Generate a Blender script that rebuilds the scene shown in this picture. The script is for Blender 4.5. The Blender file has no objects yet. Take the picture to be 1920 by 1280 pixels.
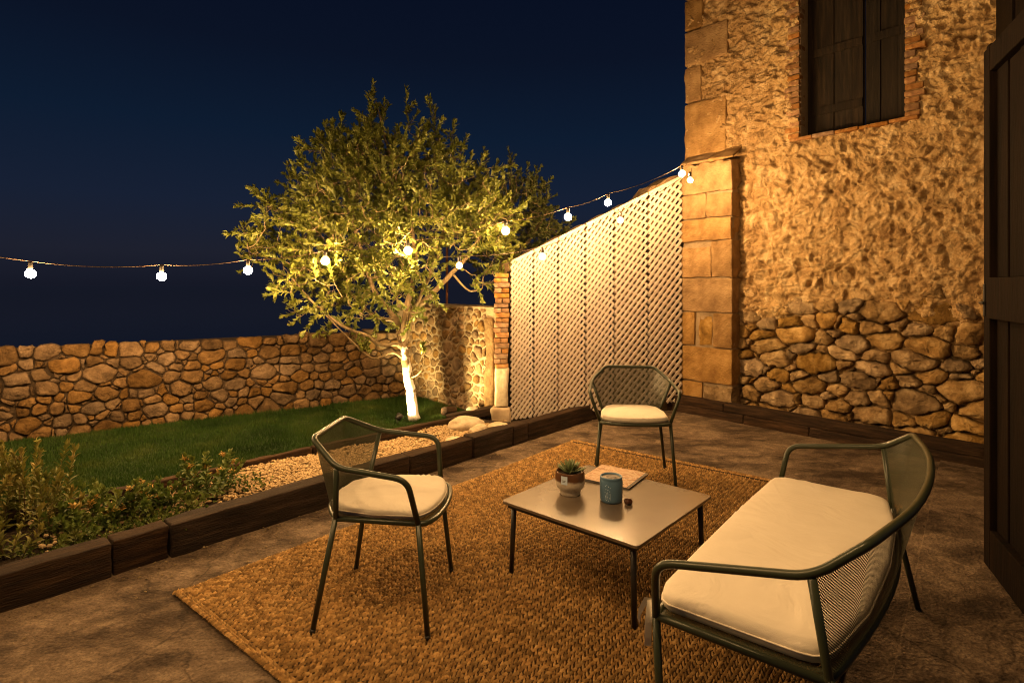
import bpy, bmesh, math, random
import numpy as np
from mathutils import Vector, Matrix

random.seed(7); rng = np.random.default_rng(7)
sc = bpy.context.scene
R = math.radians

# ------------------------------------------------------------------ camera, sky, exposure
EYE = 1.4
cam = bpy.data.objects.new('camera', bpy.data.cameras.new('camera'))
sc.collection.objects.link(cam)
cam.location = (0, 0, EYE); cam.rotation_euler = (R(90), 0, 0)
cam.data.lens = 20.25; cam.data.sensor_width = 36; cam.data.shift_y = -108 / 1920
cam.data.clip_start = 0.05; cam.data.clip_end = 20000
sc.camera = cam
sc.view_settings.view_transform = 'Standard'; sc.view_settings.look = 'None'
sc.view_settings.exposure = 0.0; sc.view_settings.gamma = 1.0
sc.view_settings.use_curve_mapping = False

world = bpy.data.worlds.new('World'); sc.world = world; world.use_nodes = True
wn, wl = world.node_tree.nodes, world.node_tree.links
tc = wn.new('ShaderNodeTexCoord'); sx = wn.new('ShaderNodeSeparateXYZ'); rp = wn.new('ShaderNodeValToRGB')
wl.new(tc.outputs['Generated'], sx.inputs[0]); wl.new(sx.outputs['Z'], rp.inputs[0])
wl.new(rp.outputs[0], wn['Background'].inputs[0]); wn['Background'].inputs[1].default_value = 1.0
els = rp.color_ramp.elements
els[0].position = 0.0; els[0].color = (.008, .0095, .019, 1)
els[1].position = 1.0; els[1].color = (.0012, .0022, .007, 1)
for p, c in ((.05, (.0125, .0145, .027, 1)), (.13, (.0085, .0145, .034, 1)), (.24, (.0042, .0115, .030, 1)), (.36, (.0033, .0066, .0185, 1)), (.5, (.0022, .0045, .015, 1))):
    e = els.new(p); e.color = c

WARM = (1.0, .575, .225)
BULB_L = 1620.0          # radiance of the festoon bulbs
# ------------------------------------------------------------------ helpers
col = sc.collection
def link(o, parent=None):
    col.objects.link(o)
    if parent is not None: o.parent = parent
    return o
def tag(o, label=None, cat=None, group=None, kind=None):
    if label: o['label'] = label
    if cat: o['category'] = cat
    if group: o['group'] = group
    if kind: o['kind'] = kind
    return o
def empty(name, loc=(0, 0, 0), rz=0, **k):
    o = bpy.data.objects.new(name, None); o.location = loc; o.rotation_euler = (0, 0, rz)
    o.empty_display_size = .05
    return tag(link(o), **k)
def mk(name, V, F, m=None, parent=None, smooth=True):
    V = np.asarray(V, dtype=np.float32).reshape(-1, 3)
    me = bpy.data.meshes.new(name)
    if isinstance(F, np.ndarray):
        n, k = F.shape
        me.vertices.add(len(V)); me.vertices.foreach_set('co', V.ravel())
        me.loops.add(n * k); me.loops.foreach_set('vertex_index', F.astype(np.int32).ravel())
        me.polygons.add(n); me.polygons.foreach_set('loop_start', np.arange(0, n * k, k, dtype=np.int32))
        me.polygons.foreach_set('loop_total', np.full(n, k, dtype=np.int32))
        me.update(calc_edges=True); me.validate()
    else:
        me.from_pydata(V.tolist(), [], F); me.update()
    me.polygons.foreach_set('use_smooth', np.full(len(me.polygons), smooth, dtype=bool))
    if m: me.materials.append(m)
    return link(bpy.data.objects.new(name, me), parent)
class MB:
    def __init__(s): s.v = []; s.f = []
    def add(s, V, F):
        b = len(s.v); s.v += [tuple(p) for p in V]; s.f += [tuple(i + b for i in f) for f in F]; return s
    def box(s, c, d, rot=0):
        x, y, z = [k / 2 for k in d]; cr, sr = math.cos(rot), math.sin(rot)
        P = [(-x, -y, -z), (x, -y, -z), (x, y, -z), (-x, y, -z), (-x, -y, z), (x, -y, z), (x, y, z), (-x, y, z)]
        P = [(c[0] + cr * p[0] - sr * p[1], c[1] + sr * p[0] + cr * p[1], c[2] + p[2]) for p in P]
        return s.add(P, [(3, 2, 1, 0), (4, 5, 6, 7), (0, 1, 5, 4), (1, 2, 6, 5), (2, 3, 7, 6), (3, 0, 4, 7)])
    def tube(s, pts, rad, n=10, cap=True, squash=1.0):
        P = [Vector(p) for p in pts]; k = len(P)
        rad = rad if hasattr(rad, '__len__') else [rad] * k
        T = [(P[min(i + 1, k - 1)] - P[max(i - 1, 0)]).normalized() for i in range(k)]
        a = Vector((0, 0, 1)) if abs(T[0].z) < .9 else Vector((1, 0, 0))
        N = (a - T[0] * a.dot(T[0])).normalized(); V = []; F = []
        for i in range(k):
            if i: N = (N - T[i] * N.dot(T[i])).normalized()
            B = T[i].cross(N)
            V += [P[i] + (N * math.cos(2 * math.pi * j / n) + B * squash * math.sin(2 * math.pi * j / n)) * rad[i] for j in range(n)]
        for i in range(k - 1):
            for j in range(n):
                F.append((i * n + j, i * n + (j + 1) % n, (i + 1) * n + (j + 1) % n, (i + 1) * n + j))
        if cap: F.append(tuple(range(n))[::-1]); F.append(tuple((k - 1) * n + j for j in range(n)))
        return s.add(V, F)
    def lathe(s, prof, c=(0, 0, 0), n=32):
        V = [(c[0] + r * math.cos(2 * math.pi * j / n), c[1] + r * math.sin(2 * math.pi * j / n), c[2] + z) for r, z in prof for j in range(n)]
        F = [(i * n + j, i * n + (j + 1) % n, (i + 1) * n + (j + 1) % n, (i + 1) * n + j) for i in range(len(prof) - 1) for j in range(n)]
        return s.add(V, F)
    def build(s, name, m, parent=None, smooth=True, bevel=0):
        o = mk(name, s.v, s.f, m, parent, smooth)
        if bevel:
            b = o.modifiers.new('b', 'BEVEL'); b.width = bevel; b.segments = 2; b.limit_method = 'ANGLE'
        return o
def arc_path(P, r, seg=5):
    """polyline with rounded corners"""
    P = [Vector(p) for p in P]; r = r if hasattr(r, '__len__') else [r] * len(P); out = [P[0]]
    for i in range(1, len(P) - 1):
        a, b, c = P[i - 1], P[i], P[i + 1]; d1 = (a - b); d2 = (c - b)
        q = min(r[i], d1.length * .45, d2.length * .45); s0 = b + d1.normalized() * q; s1 = b + d2.normalized() * q
        for t in range(seg + 1):
            t /= seg; out.append(s0 * (1 - t) ** 2 + b * 2 * t * (1 - t) + s1 * t * t)
    return out + [P[-1]]
# value / gradient noise in numpy
def vnoise(P, seed=0):
    P = np.asarray(P, dtype=np.float64); I = np.floor(P).astype(np.int64); f = P - I; u = f * f * (3 - 2 * f)
    def h(i, j, k):
        n = (i * 374761393 + j * 668265263 + k * 2147483647 + seed * 974634777) & 0xFFFFFFFF
        n = ((n ^ (n >> 13)) * 1274126177) & 0xFFFFFFFF
        n = ((n ^ (n >> 16)) * 2246822519) & 0xFFFFFFFF
        return ((n ^ (n >> 15)) & 0xFFFF) / 32767.5 - 1
    r = 0
    for a in (0, 1):
        for b in (0, 1):
            for c in (0, 1):
                w = (u[:, 0] if a else 1 - u[:, 0]) * (u[:, 1] if b else 1 - u[:, 1]) * (u[:, 2] if c else 1 - u[:, 2])
                r = r + w * h(I[:, 0] + a, I[:, 1] + b, I[:, 2] + c)
    return r
def fbm(P, o=4, seed=0, lac=2.03, g=.5):
    P = np.asarray(P, dtype=np.float64); r = 0; a = 1
    for i in range(o): r = r + a * vnoise(P * lac ** i + 13.7 * i, seed + i); a *= g
    return r

# ------------------------------------------------------------------ materials
def nt(m): return m.node_tree.nodes, m.node_tree.links
def ramp(N, pts):
    r = N.new('ShaderNodeValToRGB'); e = r.color_ramp.elements
    e[0].position, e[0].color = pts[0][0], (*pts[0][1], 1); e[1].position, e[1].color = pts[-1][0], (*pts[-1][1], 1)
    for p, c in pts[1:-1]: x = e.new(p); x.color = (*c, 1)
    return r
def M(name, cols, scale=4, rough=.85, bump=.4, bscale=40, bdist=.01, metal=0, rnd=0, stretch=(1, 1, 1), spec=.3, detail=8, ior=1.45, bump2=None, transl=0, rvar=0, distort=0):
    m = bpy.data.materials.new(name); m.use_nodes = True; N, L = nt(m); b = N['Principled BSDF']
    b.inputs['Roughness'].default_value = rough; b.inputs['Metallic'].default_value = metal
    b.inputs['Specular IOR Level'].default_value = spec; b.inputs['IOR'].default_value = ior
    t = N.new('ShaderNodeTexCoord'); mp = N.new('ShaderNodeMapping'); mp.inputs['Scale'].default_value = stretch
    L.new(t.outputs['Object'], mp.inputs[0])
    n = N.new('ShaderNodeTexNoise'); n.inputs['Scale'].default_value = scale; n.inputs['Detail'].default_value = detail; n.inputs['Roughness'].default_value = .6
    n.inputs['Distortion'].default_value = distort
    L.new(mp.outputs[0], n.inputs['Vector'])
    k = len(cols); r = ramp(N, [(.3 + .4 * i / (k - 1), c) for i, c in enumerate(cols)]); L.new(n.outputs['Fac'], r.inputs[0])
    out = r.outputs[0]
    if rnd:
        oi = N.new('ShaderNodeObjectInfo'); mr = N.new('ShaderNodeMapRange'); mr.inputs['To Min'].default_value = 1 - rnd; mr.inputs['To Max'].default_value = 1 + rnd
        L.new(oi.outputs['Random'], mr.inputs[0]); hs = N.new('ShaderNodeHueSaturation'); L.new(out, hs.inputs['Color']); L.new(mr.outputs[0], hs.inputs['Value'])
        m2 = N.new('ShaderNodeMath'); m2.operation = 'MULTIPLY'; m2.inputs[1].default_value = 7.13; L.new(oi.outputs['Random'], m2.inputs[0])
        fr = N.new('ShaderNodeMath'); fr.operation = 'FRACT'; L.new(m2.outputs[0], fr.inputs[0])
        m3 = N.new('ShaderNodeMapRange'); m3.inputs['To Min'].default_value = 1 - rnd * .7; m3.inputs['To Max'].default_value = 1 + rnd * .7
        L.new(fr.outputs[0], m3.inputs[0]); L.new(m3.outputs[0], hs.inputs['Saturation']); out = hs.outputs[0]
    L.new(out, b.inputs['Base Color'])
    if rvar:
        mr = N.new('ShaderNodeMapRange'); mr.inputs['To Min'].default_value = rough - rvar; mr.inputs['To Max'].default_value = rough + rvar
        L.new(n.outputs['Fac'], mr.inputs[0]); L.new(mr.outputs[0], b.inputs['Roughness'])
    if bump:
        n2 = N.new('ShaderNodeTexNoise'); n2.inputs['Scale'].default_value = bscale; n2.inputs['Detail'].default_value = 6; n2.inputs['Roughness'].default_value = .62
        L.new(mp.outputs[0], n2.inputs['Vector'])
        bp = N.new('ShaderNodeBump'); bp.inputs['Strength'].default_value = bump; bp.inputs['Distance'].default_value = bdist
        L.new(n2.outputs['Fac'], bp.inputs['Height']); last = bp
        if bump2:
            v = N.new('ShaderNodeTexVoronoi'); v.inputs['Scale'].default_value = bump2[0]; L.new(mp.outputs[0], v.inputs['Vector'])
            b2 = N.new('ShaderNodeBump'); b2.inputs['Strength'].default_value = bump2[1]; b2.inputs['Distance'].default_value = bump2[2]
            L.new(v.outputs['Distance'], b2.inputs['Height']); L.new(bp.outputs[0], b2.inputs['Normal']); last = b2
        L.new(last.outputs[0], b.inputs['Normal'])
    if transl:
        tr = N.new('ShaderNodeBsdfTranslucent'); L.new(out, tr.inputs[0]); mx = N.new('ShaderNodeMixShader'); mx.inputs[0].default_value = transl
        L.new(b.outputs[0], mx.inputs[1]); L.new(tr.outputs[0], mx.inputs[2]); L.new(mx.outputs[0], N['Material Output'].inputs[0])
    return m
MAT = {}
MAT['field'] = M('dry_stone', [(.07, .041, .018), (.15, .091, .042), (.25, .16, .08)], 9, .94, 1, 34, .022, rnd=.28, bump2=(38, .35, .008))
MAT['big'] = M('limestone_rubble', [(.11, .066, .028), (.26, .165, .07), (.46, .33, .17)], 8, .92, 1, 32, .024, rnd=.3, bump2=(30, .4, .01))
MAT['block'] = M('sandstone_block', [(.17, .095, .035), (.29, .175, .07), (.40, .26, .115)], 6, .94, 1, 26, .018, rnd=.14, bump2=(60, .5, .008))
MAT['core'] = M('wall_core', [(.035, .024, .014), (.09, .06, .035)], 12, .95, .8, 40, .02)
MAT['mortar'] = M('lime_mortar', [(.20, .145, .085), (.36, .27, .165)], 8, .95, .9, 45, .015)
MAT['render'] = M('rubble_render', [(.22, .125, .05), (.42, .275, .125), (.62, .46, .26)], 9, .93, 1, 46, .022, bump2=(55, .6, .010), distort=.8)
MAT['plaster'] = M('old_plaster', [(.30, .22, .14), (.47, .37, .25)], 6, .9, .6, 30, .008)
MAT['backwall'] = M('darkened_render', [(.07, .045, .022), (.16, .105, .055), (.26, .18, .10)], 9, .95, .8, 40, .01)  # wall colour darkened to put shade into the lattice holes
MAT['brick'] = M('clay_brick', [(.15, .070, .032), (.26, .135, .06), (.37, .24, .12)], 18, .9, .7, 60, .006, rnd=.3)
MAT['floor'] = None
MAT['sleeper'] = M('sleeper_wood', [(.010, .005, .0025), (.030, .015, .007), (.075, .042, .021)], 4.5, .8, 1, 18, .014, stretch=(.8, 9, 9), rnd=.25, detail=10)
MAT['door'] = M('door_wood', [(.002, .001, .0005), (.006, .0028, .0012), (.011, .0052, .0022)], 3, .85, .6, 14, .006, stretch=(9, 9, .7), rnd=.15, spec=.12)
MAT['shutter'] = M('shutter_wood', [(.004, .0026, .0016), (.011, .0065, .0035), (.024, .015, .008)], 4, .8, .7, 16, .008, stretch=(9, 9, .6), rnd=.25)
MAT['lattice'] = M('painted_lattice', [(.52, .44, .37), (.62, .54, .46)], 9, .7, .3, 60, .003, rnd=.08)
MAT['metal'] = M('olive_powder_coat', [(.028, .036, .020), (.036, .044, .026)], 8, .34, .08, 300, .001, spec=.5, rvar=.06)
MAT['black'] = M('black_steel', [(.012, .011, .010), (.02, .018, .016)], 8, .4, .05, 200, .001, spec=.5)
MAT['gravel'] = M('pale_gravel', [(.18, .12, .055), (.38, .27, .14), (.52, .40, .24)], 60, .85, .4, 120, .003)
MAT['rock'] = M('pale_rock', [(.36, .28, .18), (.52, .43, .30), (.62, .54, .42)], 8, .85, .7, 30, .01, rnd=.1)
MAT['soil'] = M('soil', [(.012, .008, .005), (.05, .032, .018)], 20, .95, 1, 60, .02)
MAT['turf'] = M('turf_base', [(.010, .022, .005), (.022, .042, .010)], 20, .95, .8, 120, .01)
MAT['grass'] = M('grass_blade', [(.014, .040, .006), (.032, .075, .011), (.075, .105, .020)], 2.2, .6, 0, transl=.25)
MAT['leaf'] = M('tree_leaf', [(.055, .070, .012), (.13, .150, .026), (.25, .25, .055)], 14, .45, 0, transl=.3, spec=.4)
MAT['leafd'] = M('dark_leaf', [(.05, .065, .018), (.12, .13, .04)], 14, .5, 0, transl=.25)
MAT['bark'] = M('bark', [(.10, .07, .035), (.24, .18, .10)], 20, .9, .9, 60, .006, stretch=(1, 1, .35))
MAT['shrub'] = M('shrub_leaf', [(.05, .07, .014), (.15, .15, .03), (.32, .23, .07)], 9, .5, 0, transl=.25)
MAT['low'] = M('ground_cover_leaf', [(.04, .08, .018), (.11, .155, .03), (.20, .21, .05)], 10, .5, 0, transl=.2)
MAT['amber'] = M('amber_leaf', [(.28, .17, .04), (.48, .31, .08), (.58, .42, .14)], 16, .5, 0, transl=.25)
MAT['stem'] = M('stem', [(.06, .035, .015), (.11, .065, .03)], 10, .8, 0)
MAT['fabric'] = M('canvas_cushion', [(.66, .60, .50), (.72, .66, .56)], 5, .95, .35, 420, .0015, spec=.1)
N, L = nt(MAT['fabric']); b = N['Principled BSDF']; prev = b.inputs['Normal'].links[0].from_node
t_ = N.new('ShaderNodeTexCoord'); n_ = N.new('ShaderNodeTexNoise'); n_.inputs['Scale'].default_value = 4.5; n_.inputs['Detail'].default_value = 3; n_.inputs['Distortion'].default_value = 2.4; L.new(t_.outputs['Object'], n_.inputs['Vector'])
bb = N.new('ShaderNodeBump'); bb.inputs['Strength'].default_value = .32; bb.inputs['Distance'].default_value = .022; L.new(n_.outputs['Fac'], bb.inputs['Height']); L.new(prev.outputs[0], bb.inputs['Normal']); L.new(bb.outputs[0], b.inputs['Normal'])
MAT['jute'] = M('jute', [(.14, .074, .025), (.29, .17, .060), (.44, .285, .115)], 40, .9, .4, 260, .004, detail=12, spec=.2)
N, L = nt(MAT['jute']); b = N['Principled BSDF']; src = b.inputs['Base Color'].links[0].from_socket; at_ = N.new('ShaderNodeAttribute'); at_.attribute_name = 'yarn'
mx = N.new('ShaderNodeMix'); mx.data_type = 'RGBA'; mx.blend_type = 'MULTIPLY'; mx.inputs[0].default_value = 1; L.new(src, mx.inputs[6]); L.new(at_.outputs['Color'], mx.inputs[7]); L.new(mx.outputs[2], b.inputs['Base Color'])
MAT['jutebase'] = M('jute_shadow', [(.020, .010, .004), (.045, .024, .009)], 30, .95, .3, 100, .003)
MAT['cable'] = M('cable', [(.05, .03, .015), (.06, .035, .02)], 5, .5, 0)
MAT['succ'] = M('succulent_leaf', [(.09, .14, .05), (.20, .24, .12)], 25, .5, 0)
MAT['terra'] = M('terrain_soil', [(.01, .01, .008), (.03, .026, .02)], .4, .95, .4, 3, .05)
# bulbs
for nm_, k_ in (('bulb', 1.0), ('bulb_dim', .22)):
    m = bpy.data.materials.new('lit_' + nm_); m.use_nodes = True; N, L = nt(m); N.remove(N['Principled BSDF'])
    e = N.new('ShaderNodeEmission'); e.inputs[0].default_value = (*WARM, 1); e.inputs[1].default_value = BULB_L * k_; L.new(e.outputs[0], N['Material Output'].inputs[0]); MAT[nm_] = m
# concrete floor with soot-dark stains
def floor_mat():
    m = M('worn_concrete', [(.085, .060, .040), (.155, .112, .076), (.24, .18, .125)], 6.5, .9, 1, 46, .010, detail=14, bump2=(70, .6, .007), distort=1.4)
    N, L = nt(m); b = N['Principled BSDF']; base = b.inputs['Base Color'].links[0].from_socket
    g1 = N.new('ShaderNodeTexNoise'); g1.inputs['Scale'].default_value = 75; g1.inputs['Detail'].default_value = 6; g1.inputs['Roughness'].default_value = .8
    t0 = N.new('ShaderNodeTexCoord'); L.new(t0.outputs['Object'], g1.inputs['Vector']); rg = ramp(N, [(.36, (.42, .40, .38)), (.50, (1, 1, 1)), (.66, (1.5, 1.45, 1.4))]); L.new(g1.outputs['Fac'], rg.inputs[0])
    v0 = N.new('ShaderNodeTexVoronoi'); v0.feature = 'DISTANCE_TO_EDGE'; v0.inputs['Scale'].default_value = .9; nz0 = N.new('ShaderNodeTexNoise'); nz0.inputs['Scale'].default_value = 3; nz0.inputs['Detail'].default_value = 8
    L.new(t0.outputs['Object'], nz0.inputs['Vector']); ad = N.new('ShaderNodeMix'); ad.data_type = 'VECTOR'; ad.inputs[0].default_value = .35; L.new(t0.outputs['Object'], ad.inputs[4]); L.new(nz0.outputs['Color'], ad.inputs[5]); L.new(ad.outputs[1], v0.inputs['Vector'])
    rc0 = ramp(N, [(.0, (.35, .32, .3)), (.007, (1, 1, 1))]); L.new(v0.outputs['Distance'], rc0.inputs[0])
    for src_ in (rg, rc0):
        mq_ = N.new('ShaderNodeMix'); mq_.data_type = 'RGBA'; mq_.blend_type = 'MULTIPLY'; mq_.inputs[0].default_value = .8; L.new(base, mq_.inputs[6]); L.new(src_.outputs[0], mq_.inputs[7]); base = mq_.outputs[2]
    t = N.new('ShaderNodeTexCoord'); mp = N.new('ShaderNodeMapping'); mp.inputs['Rotation'].default_value = (0, 0, -R(49)); mp.inputs['Scale'].default_value = (1.2, 2.4, 1)
    L.new(t.outputs['Object'], mp.inputs[0]); n = N.new('ShaderNodeTexNoise'); n.inputs['Scale'].default_value = 1.3; n.inputs['Detail'].default_value = 10; n.inputs['Roughness'].default_value = .7
    L.new(mp.outputs[0], n.inputs['Vector']); r = ramp(N, [(.40, (.28, .25, .23)), (.56, (1, 1, 1))]); L.new(n.outputs['Fac'], r.inputs[0])
    mx = N.new('ShaderNodeMix'); mx.data_type = 'RGBA'; mx.blend_type = 'MULTIPLY'; mx.inputs[0].default_value = 1
    L.new(base, mx.inputs[6]); L.new(r.outputs[0], mx.inputs[7]); L.new(mx.outputs[2], b.inputs['Base Color'])
    return m
MAT['floor'] = floor_mat()
def trunk_mat():
    m = M('whitewashed_bark', [(.12, .08, .04), (.26, .20, .12)], 14, .9, .9, 50, .006, stretch=(1, 1, .4))
    N, L = nt(m); b = N['Principled BSDF']; base = b.inputs['Base Color'].links[0].from_socket
    t = N.new('ShaderNodeTexCoord'); s = N.new('ShaderNodeSeparateXYZ'); L.new(t.outputs['Object'], s.inputs[0])
    n = N.new('ShaderNodeTexNoise'); n.inputs['Scale'].default_value = 11; n.inputs['Detail'].default_value = 5; L.new(t.outputs['Object'], n.inputs['Vector'])
    mr = N.new('ShaderNodeMapRange'); mr.inputs['From Min'].default_value = .35; mr.inputs['From Max'].default_value = 1.15; mr.inputs['To Min'].default_value = .15; mr.inputs['To Max'].default_value = -.06
    L.new(s.outputs['Z'], mr.inputs[0]); a = N.new('ShaderNodeMath'); L.new(n.outputs['Fac'], a.inputs[0]); L.new(mr.outputs[0], a.inputs[1])
    r = ramp(N, [(.56, (0, 0, 0)), (.60, (1, 1, 1))]); L.new(a.outputs[0], r.inputs[0])
    mx = N.new('ShaderNodeMix'); mx.data_type = 'RGBA'; L.new(r.outputs[0], mx.inputs[0]); L.new(base, mx.inputs[6]); mx.inputs[7].default_value = (.78, .74, .68, 1)
    L.new(mx.outputs[2], b.inputs['Base Color']); return m
MAT['trunk'] = trunk_mat()
def perf_mat(thr=.16):
    m = M('perforated_steel', [(.040, .046, .026), (.05, .056, .034)], 8, .4, 0, spec=.5); N, L = nt(m); b = N['Principled BSDF']
    uv = N.new('ShaderNodeUVMap'); s = N.new('ShaderNodeSeparateXYZ'); L.new(uv.outputs[0], s.inputs[0])
    def sn(o, k):
        a = N.new('ShaderNodeMath'); a.operation = 'MULTIPLY'; a.inputs[1].default_value = k; L.new(o, a.inputs[0])
        c = N.new('ShaderNodeMath'); c.operation = 'COSINE'; L.new(a.outputs[0], c.inputs[0]); return c.outputs[0]
    k = 2 * math.pi / .0062
    p = N.new('ShaderNodeMath'); p.operation = 'MULTIPLY'; L.new(sn(s.outputs[0], k), p.inputs[0]); L.new(sn(s.outputs[1], k * .75), p.inputs[1])
    g = N.new('ShaderNodeMath'); g.operation = 'GREATER_THAN'; g.inputs[1].default_value = thr; L.new(p.outputs[0], g.inputs[0])
    tr = N.new('ShaderNodeBsdfTransparent'); mx = N.new('ShaderNodeMixShader'); L.new(g.outputs[0], mx.inputs[0]); L.new(b.outputs[0], mx.inputs[1]); L.new(tr.outputs[0], mx.inputs[2])
    L.new(mx.outputs[0], N['Material Output'].inputs[0]); return m
MAT['perf'] = perf_mat(.26); MAT['perf_dense'] = perf_mat(.62)
MAT['table'] = M('satin_table_top', [(.11, .085, .062), (.14, .11, .08)], 3, .22, .03, 90, .001, spec=.6, ior=1.75)

# ------------------------------------------------------------------ plan geometry (metres; camera stands at x=0, y=0)
def unit(x, y): l = math.hypot(x, y); return np.array((x / l, y / l))
KA = np.array((-2.178, 2.45)); KB = np.array((1.537, 6.75)); KD = unit(*(KB - KA)); KN = np.array((-KD[1], KD[0]))      # kerb of sleepers along the bed, front face
WP = np.array((2.079, 6.51)); WD = unit(.655, -.756); WNn = np.array((-.756, -.655))                                     # building face: point, direction to the right, outward normal
LW0 = np.array((-4.16, 4.69)); CORNER = np.array((-1.173, 6.666)); LWD = unit(*(CORNER - LW0))                           # garden wall, left
BW1 = np.array((-.17, 5.585)); BWD = unit(*(BW1 - CORNER))                                                              # garden wall, back
LT0 = np.array((-.02, 5.53)); LT1 = np.array((1.87, 6.42)); LTD = unit(*(LT1 - LT0)); LTL = float(np.linalg.norm(LT1 - LT0))
def at(px, py, Y): return np.array(((px - 960) / 1080 * Y, Y, EYE - (py - 532) / 1080 * Y))

# ------------------------------------------------------------------ ground, sea
def disc(name, r, z, m, c=(0, 0), n=64):
    V = [(c[0], c[1], z)] + [(c[0] + r * math.cos(2 * math.pi * i / n), c[1] + r * math.sin(2 * math.pi * i / n), z) for i in range(n)]
    return mk(name, V, [(0, 1 + i, 1 + (i + 1) % n) for i in range(n)], m, smooth=False)
sea_m = M('sea_water', [(.004, .006, .012), (.006, .009, .016)], .02, .12, .12, .05, .3, spec=.5)
tag(disc('sea', 12000, -45, sea_m), kind='structure')
# hillside: a sheet with its edge falling away to the sea
n = 48; V = []; F = []
rings = [(0, -.06), (9, -.06), (14, -.6), (30, -6), (80, -46)]
for r_, z_ in rings:
    for i in range(n): V.append((r_ * math.cos(2 * math.pi * i / n), 1 + r_ * math.sin(2 * math.pi * i / n), z_))
for k in range(len(rings) - 1):
    for i in range(n): F.append((k * n + i, k * n + (i + 1) % n, (k + 1) * n + (i + 1) % n, (k + 1) * n + i))
tag(mk('ground', V, F, MAT['terra']), kind='structure')
# patio: fine grid with slight unevenness
def grid_sheet(name, x0, x1, y0, y1, z, step, amp, m, inside=None, kind='structure', seed=0, fr=3):
    nx = int((x1 - x0) / step) + 1; ny = int((y1 - y0) / step) + 1
    X, Y = np.meshgrid(np.linspace(x0, x1, nx), np.linspace(y0, y1, ny)); P = np.stack([X.ravel(), Y.ravel(), np.zeros(nx * ny)], 1)
    P[:, 2] = z + amp * fbm(P * fr, 4, seed)
    i = np.arange(nx * ny).reshape(ny, nx); F = np.stack([i[:-1, :-1], i[:-1, 1:], i[1:, 1:], i[1:, :-1]], -1).reshape(-1, 4)
    if inside is not None:
        c = P[F].mean(1); F = F[inside(c)]
    return tag(mk(name, P, F, m), kind=kind)
def side(P, a, nrm): return (P[:, 0] - a[0]) * nrm[0] + (P[:, 1] - a[1]) * nrm[1]
wall_in = lambda P: side(P, WP, WNn) > -.05
grid_sheet('patio', -5, 5.0, -1.5, 7.2, 0, .028, .0032, MAT['floor'], fr=9, inside=lambda P: (side(P, KA, KN) < .1) & wall_in(P))
# raised concrete threshold strip on the right, edge parallel to the rug
ED = unit(.63, .777); E0 = np.array((2.60, 3.585))
p = [E0 + ED * 1.22, E0 - ED * 6.2, E0 - ED * 6.2 + np.array((4, -1.5)), np.array((5.0, 3.0))]
mb = MB(); top = [(q[0], q[1], .016) for q in p]; bot = [(q[0], q[1], -.03) for q in p]
mb.add(top + bot, [(3, 2, 1, 0), (0, 1, 5, 4), (1, 2, 6, 5), (2, 3, 7, 6), (3, 0, 4, 7)])
tag(mb.build('threshold_pavement', MAT['floor'], smooth=False, bevel=.004), kind='structure')

# ------------------------------------------------------------------ stone packing
def clip(poly, a, nrm):
    out = []; d = [(q[0] - a[0]) * nrm[0] + (q[1] - a[1]) * nrm[1] for q in poly]
    for i in range(len(poly)):
        j = (i + 1) % len(poly)
        if d[i] <= 0: out.append(poly[i])
        if (d[i] < 0) != (d[j] < 0) and d[i] != d[j]:
            t = d[i] / (d[i] - d[j]); out.append((poly[i][0] + t * (poly[j][0] - poly[i][0]), poly[i][1] + t * (poly[j][1] - poly[i][1])))
    return out
def pack(u0, u1, z0, z1, rh, w0, w1, seed, jz=.25, chink=.25):
    """coursed random-rubble cells in (u, z)"""
    r = random.Random(seed); S = []; z = z0; k = 0
    while z < z1 + .001:
        h = rh * r.uniform(.72, 1.25); u = u0 - r.random() * w1
        while u < u1 + w1:
            w = r.uniform(w0, w1) * (r.choice((.6, 1, 1, 1.25)))
            S.append((u + w / 2, z + h / 2 + r.uniform(-jz, jz) * h, w))
            if r.random() < chink: S.append((u + w, z + h * r.uniform(.0, 1), w * .3))
            u += w
        z += h; k += 1
    asp = (w0 + w1) / 2 / rh * .8; cells = []
    A = np.array([(s[0] / asp, s[1]) for s in S]); W = np.array([s[2] for s in S]); rad = W / asp * .5
    for i, s in enumerate(S):
        poly = [(s[0] / asp - 1, s[1] - 1), (s[0] / asp + 1, s[1] - 1), (s[0] / asp + 1, s[1] + 1), (s[0] / asp - 1, s[1] + 1)]
        d = np.hypot(*(A - A[i]).T); idx = np.argsort(d)[1:26]
        for j in idx:
            v = A[j] - A[i]; l = d[j]
            if l < 1e-4: continue
            t = .5 + .25 * (rad[i] ** 2 - rad[j] ** 2) / l ** 2 * 2; t = min(.85, max(.15, t))
            poly = clip(poly, A[i] + v * t, v / l)
            if len(poly) < 3: break
        if len(poly) >= 3: cells.append([(q[0] * asp, q[1]) for q in poly])
    return cells
def area(p): return abs(sum(p[i][0] * p[(i + 1) % len(p)][1] - p[(i + 1) % len(p)][0] * p[i][1] for i in range(len(p)))) / 2
CUT = .13
def rounded(poly, gap, n=12, r=None):
    c = (sum(q[0] for q in poly) / len(poly), sum(q[1] for q in poly) / len(poly))
    P = [np.array(q) for q in poly]
    for _ in range(2):
        Q = []
        for i in range(len(P)):
            a, b = P[i], P[(i + 1) % len(P)]; Q += [a * (1 - CUT) + b * CUT, a * CUT + b * (1 - CUT)]
        P = Q
    P = np.array(P); L_ = np.hypot(*(np.roll(P, -1, 0) - P).T); cum = np.concatenate([[0], np.cumsum(L_)]); T = np.linspace(0, cum[-1], n, endpoint=False)
    PP = np.vstack([P, P[:1]]); O = np.stack([np.interp(T, cum, PP[:, 0]), np.interp(T, cum, PP[:, 1])], 1)
    c = O.mean(0); v = O - c; l = np.hypot(*v.T)[:, None]
    return c, c + v * np.maximum(.3, (l - gap) / l)
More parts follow.
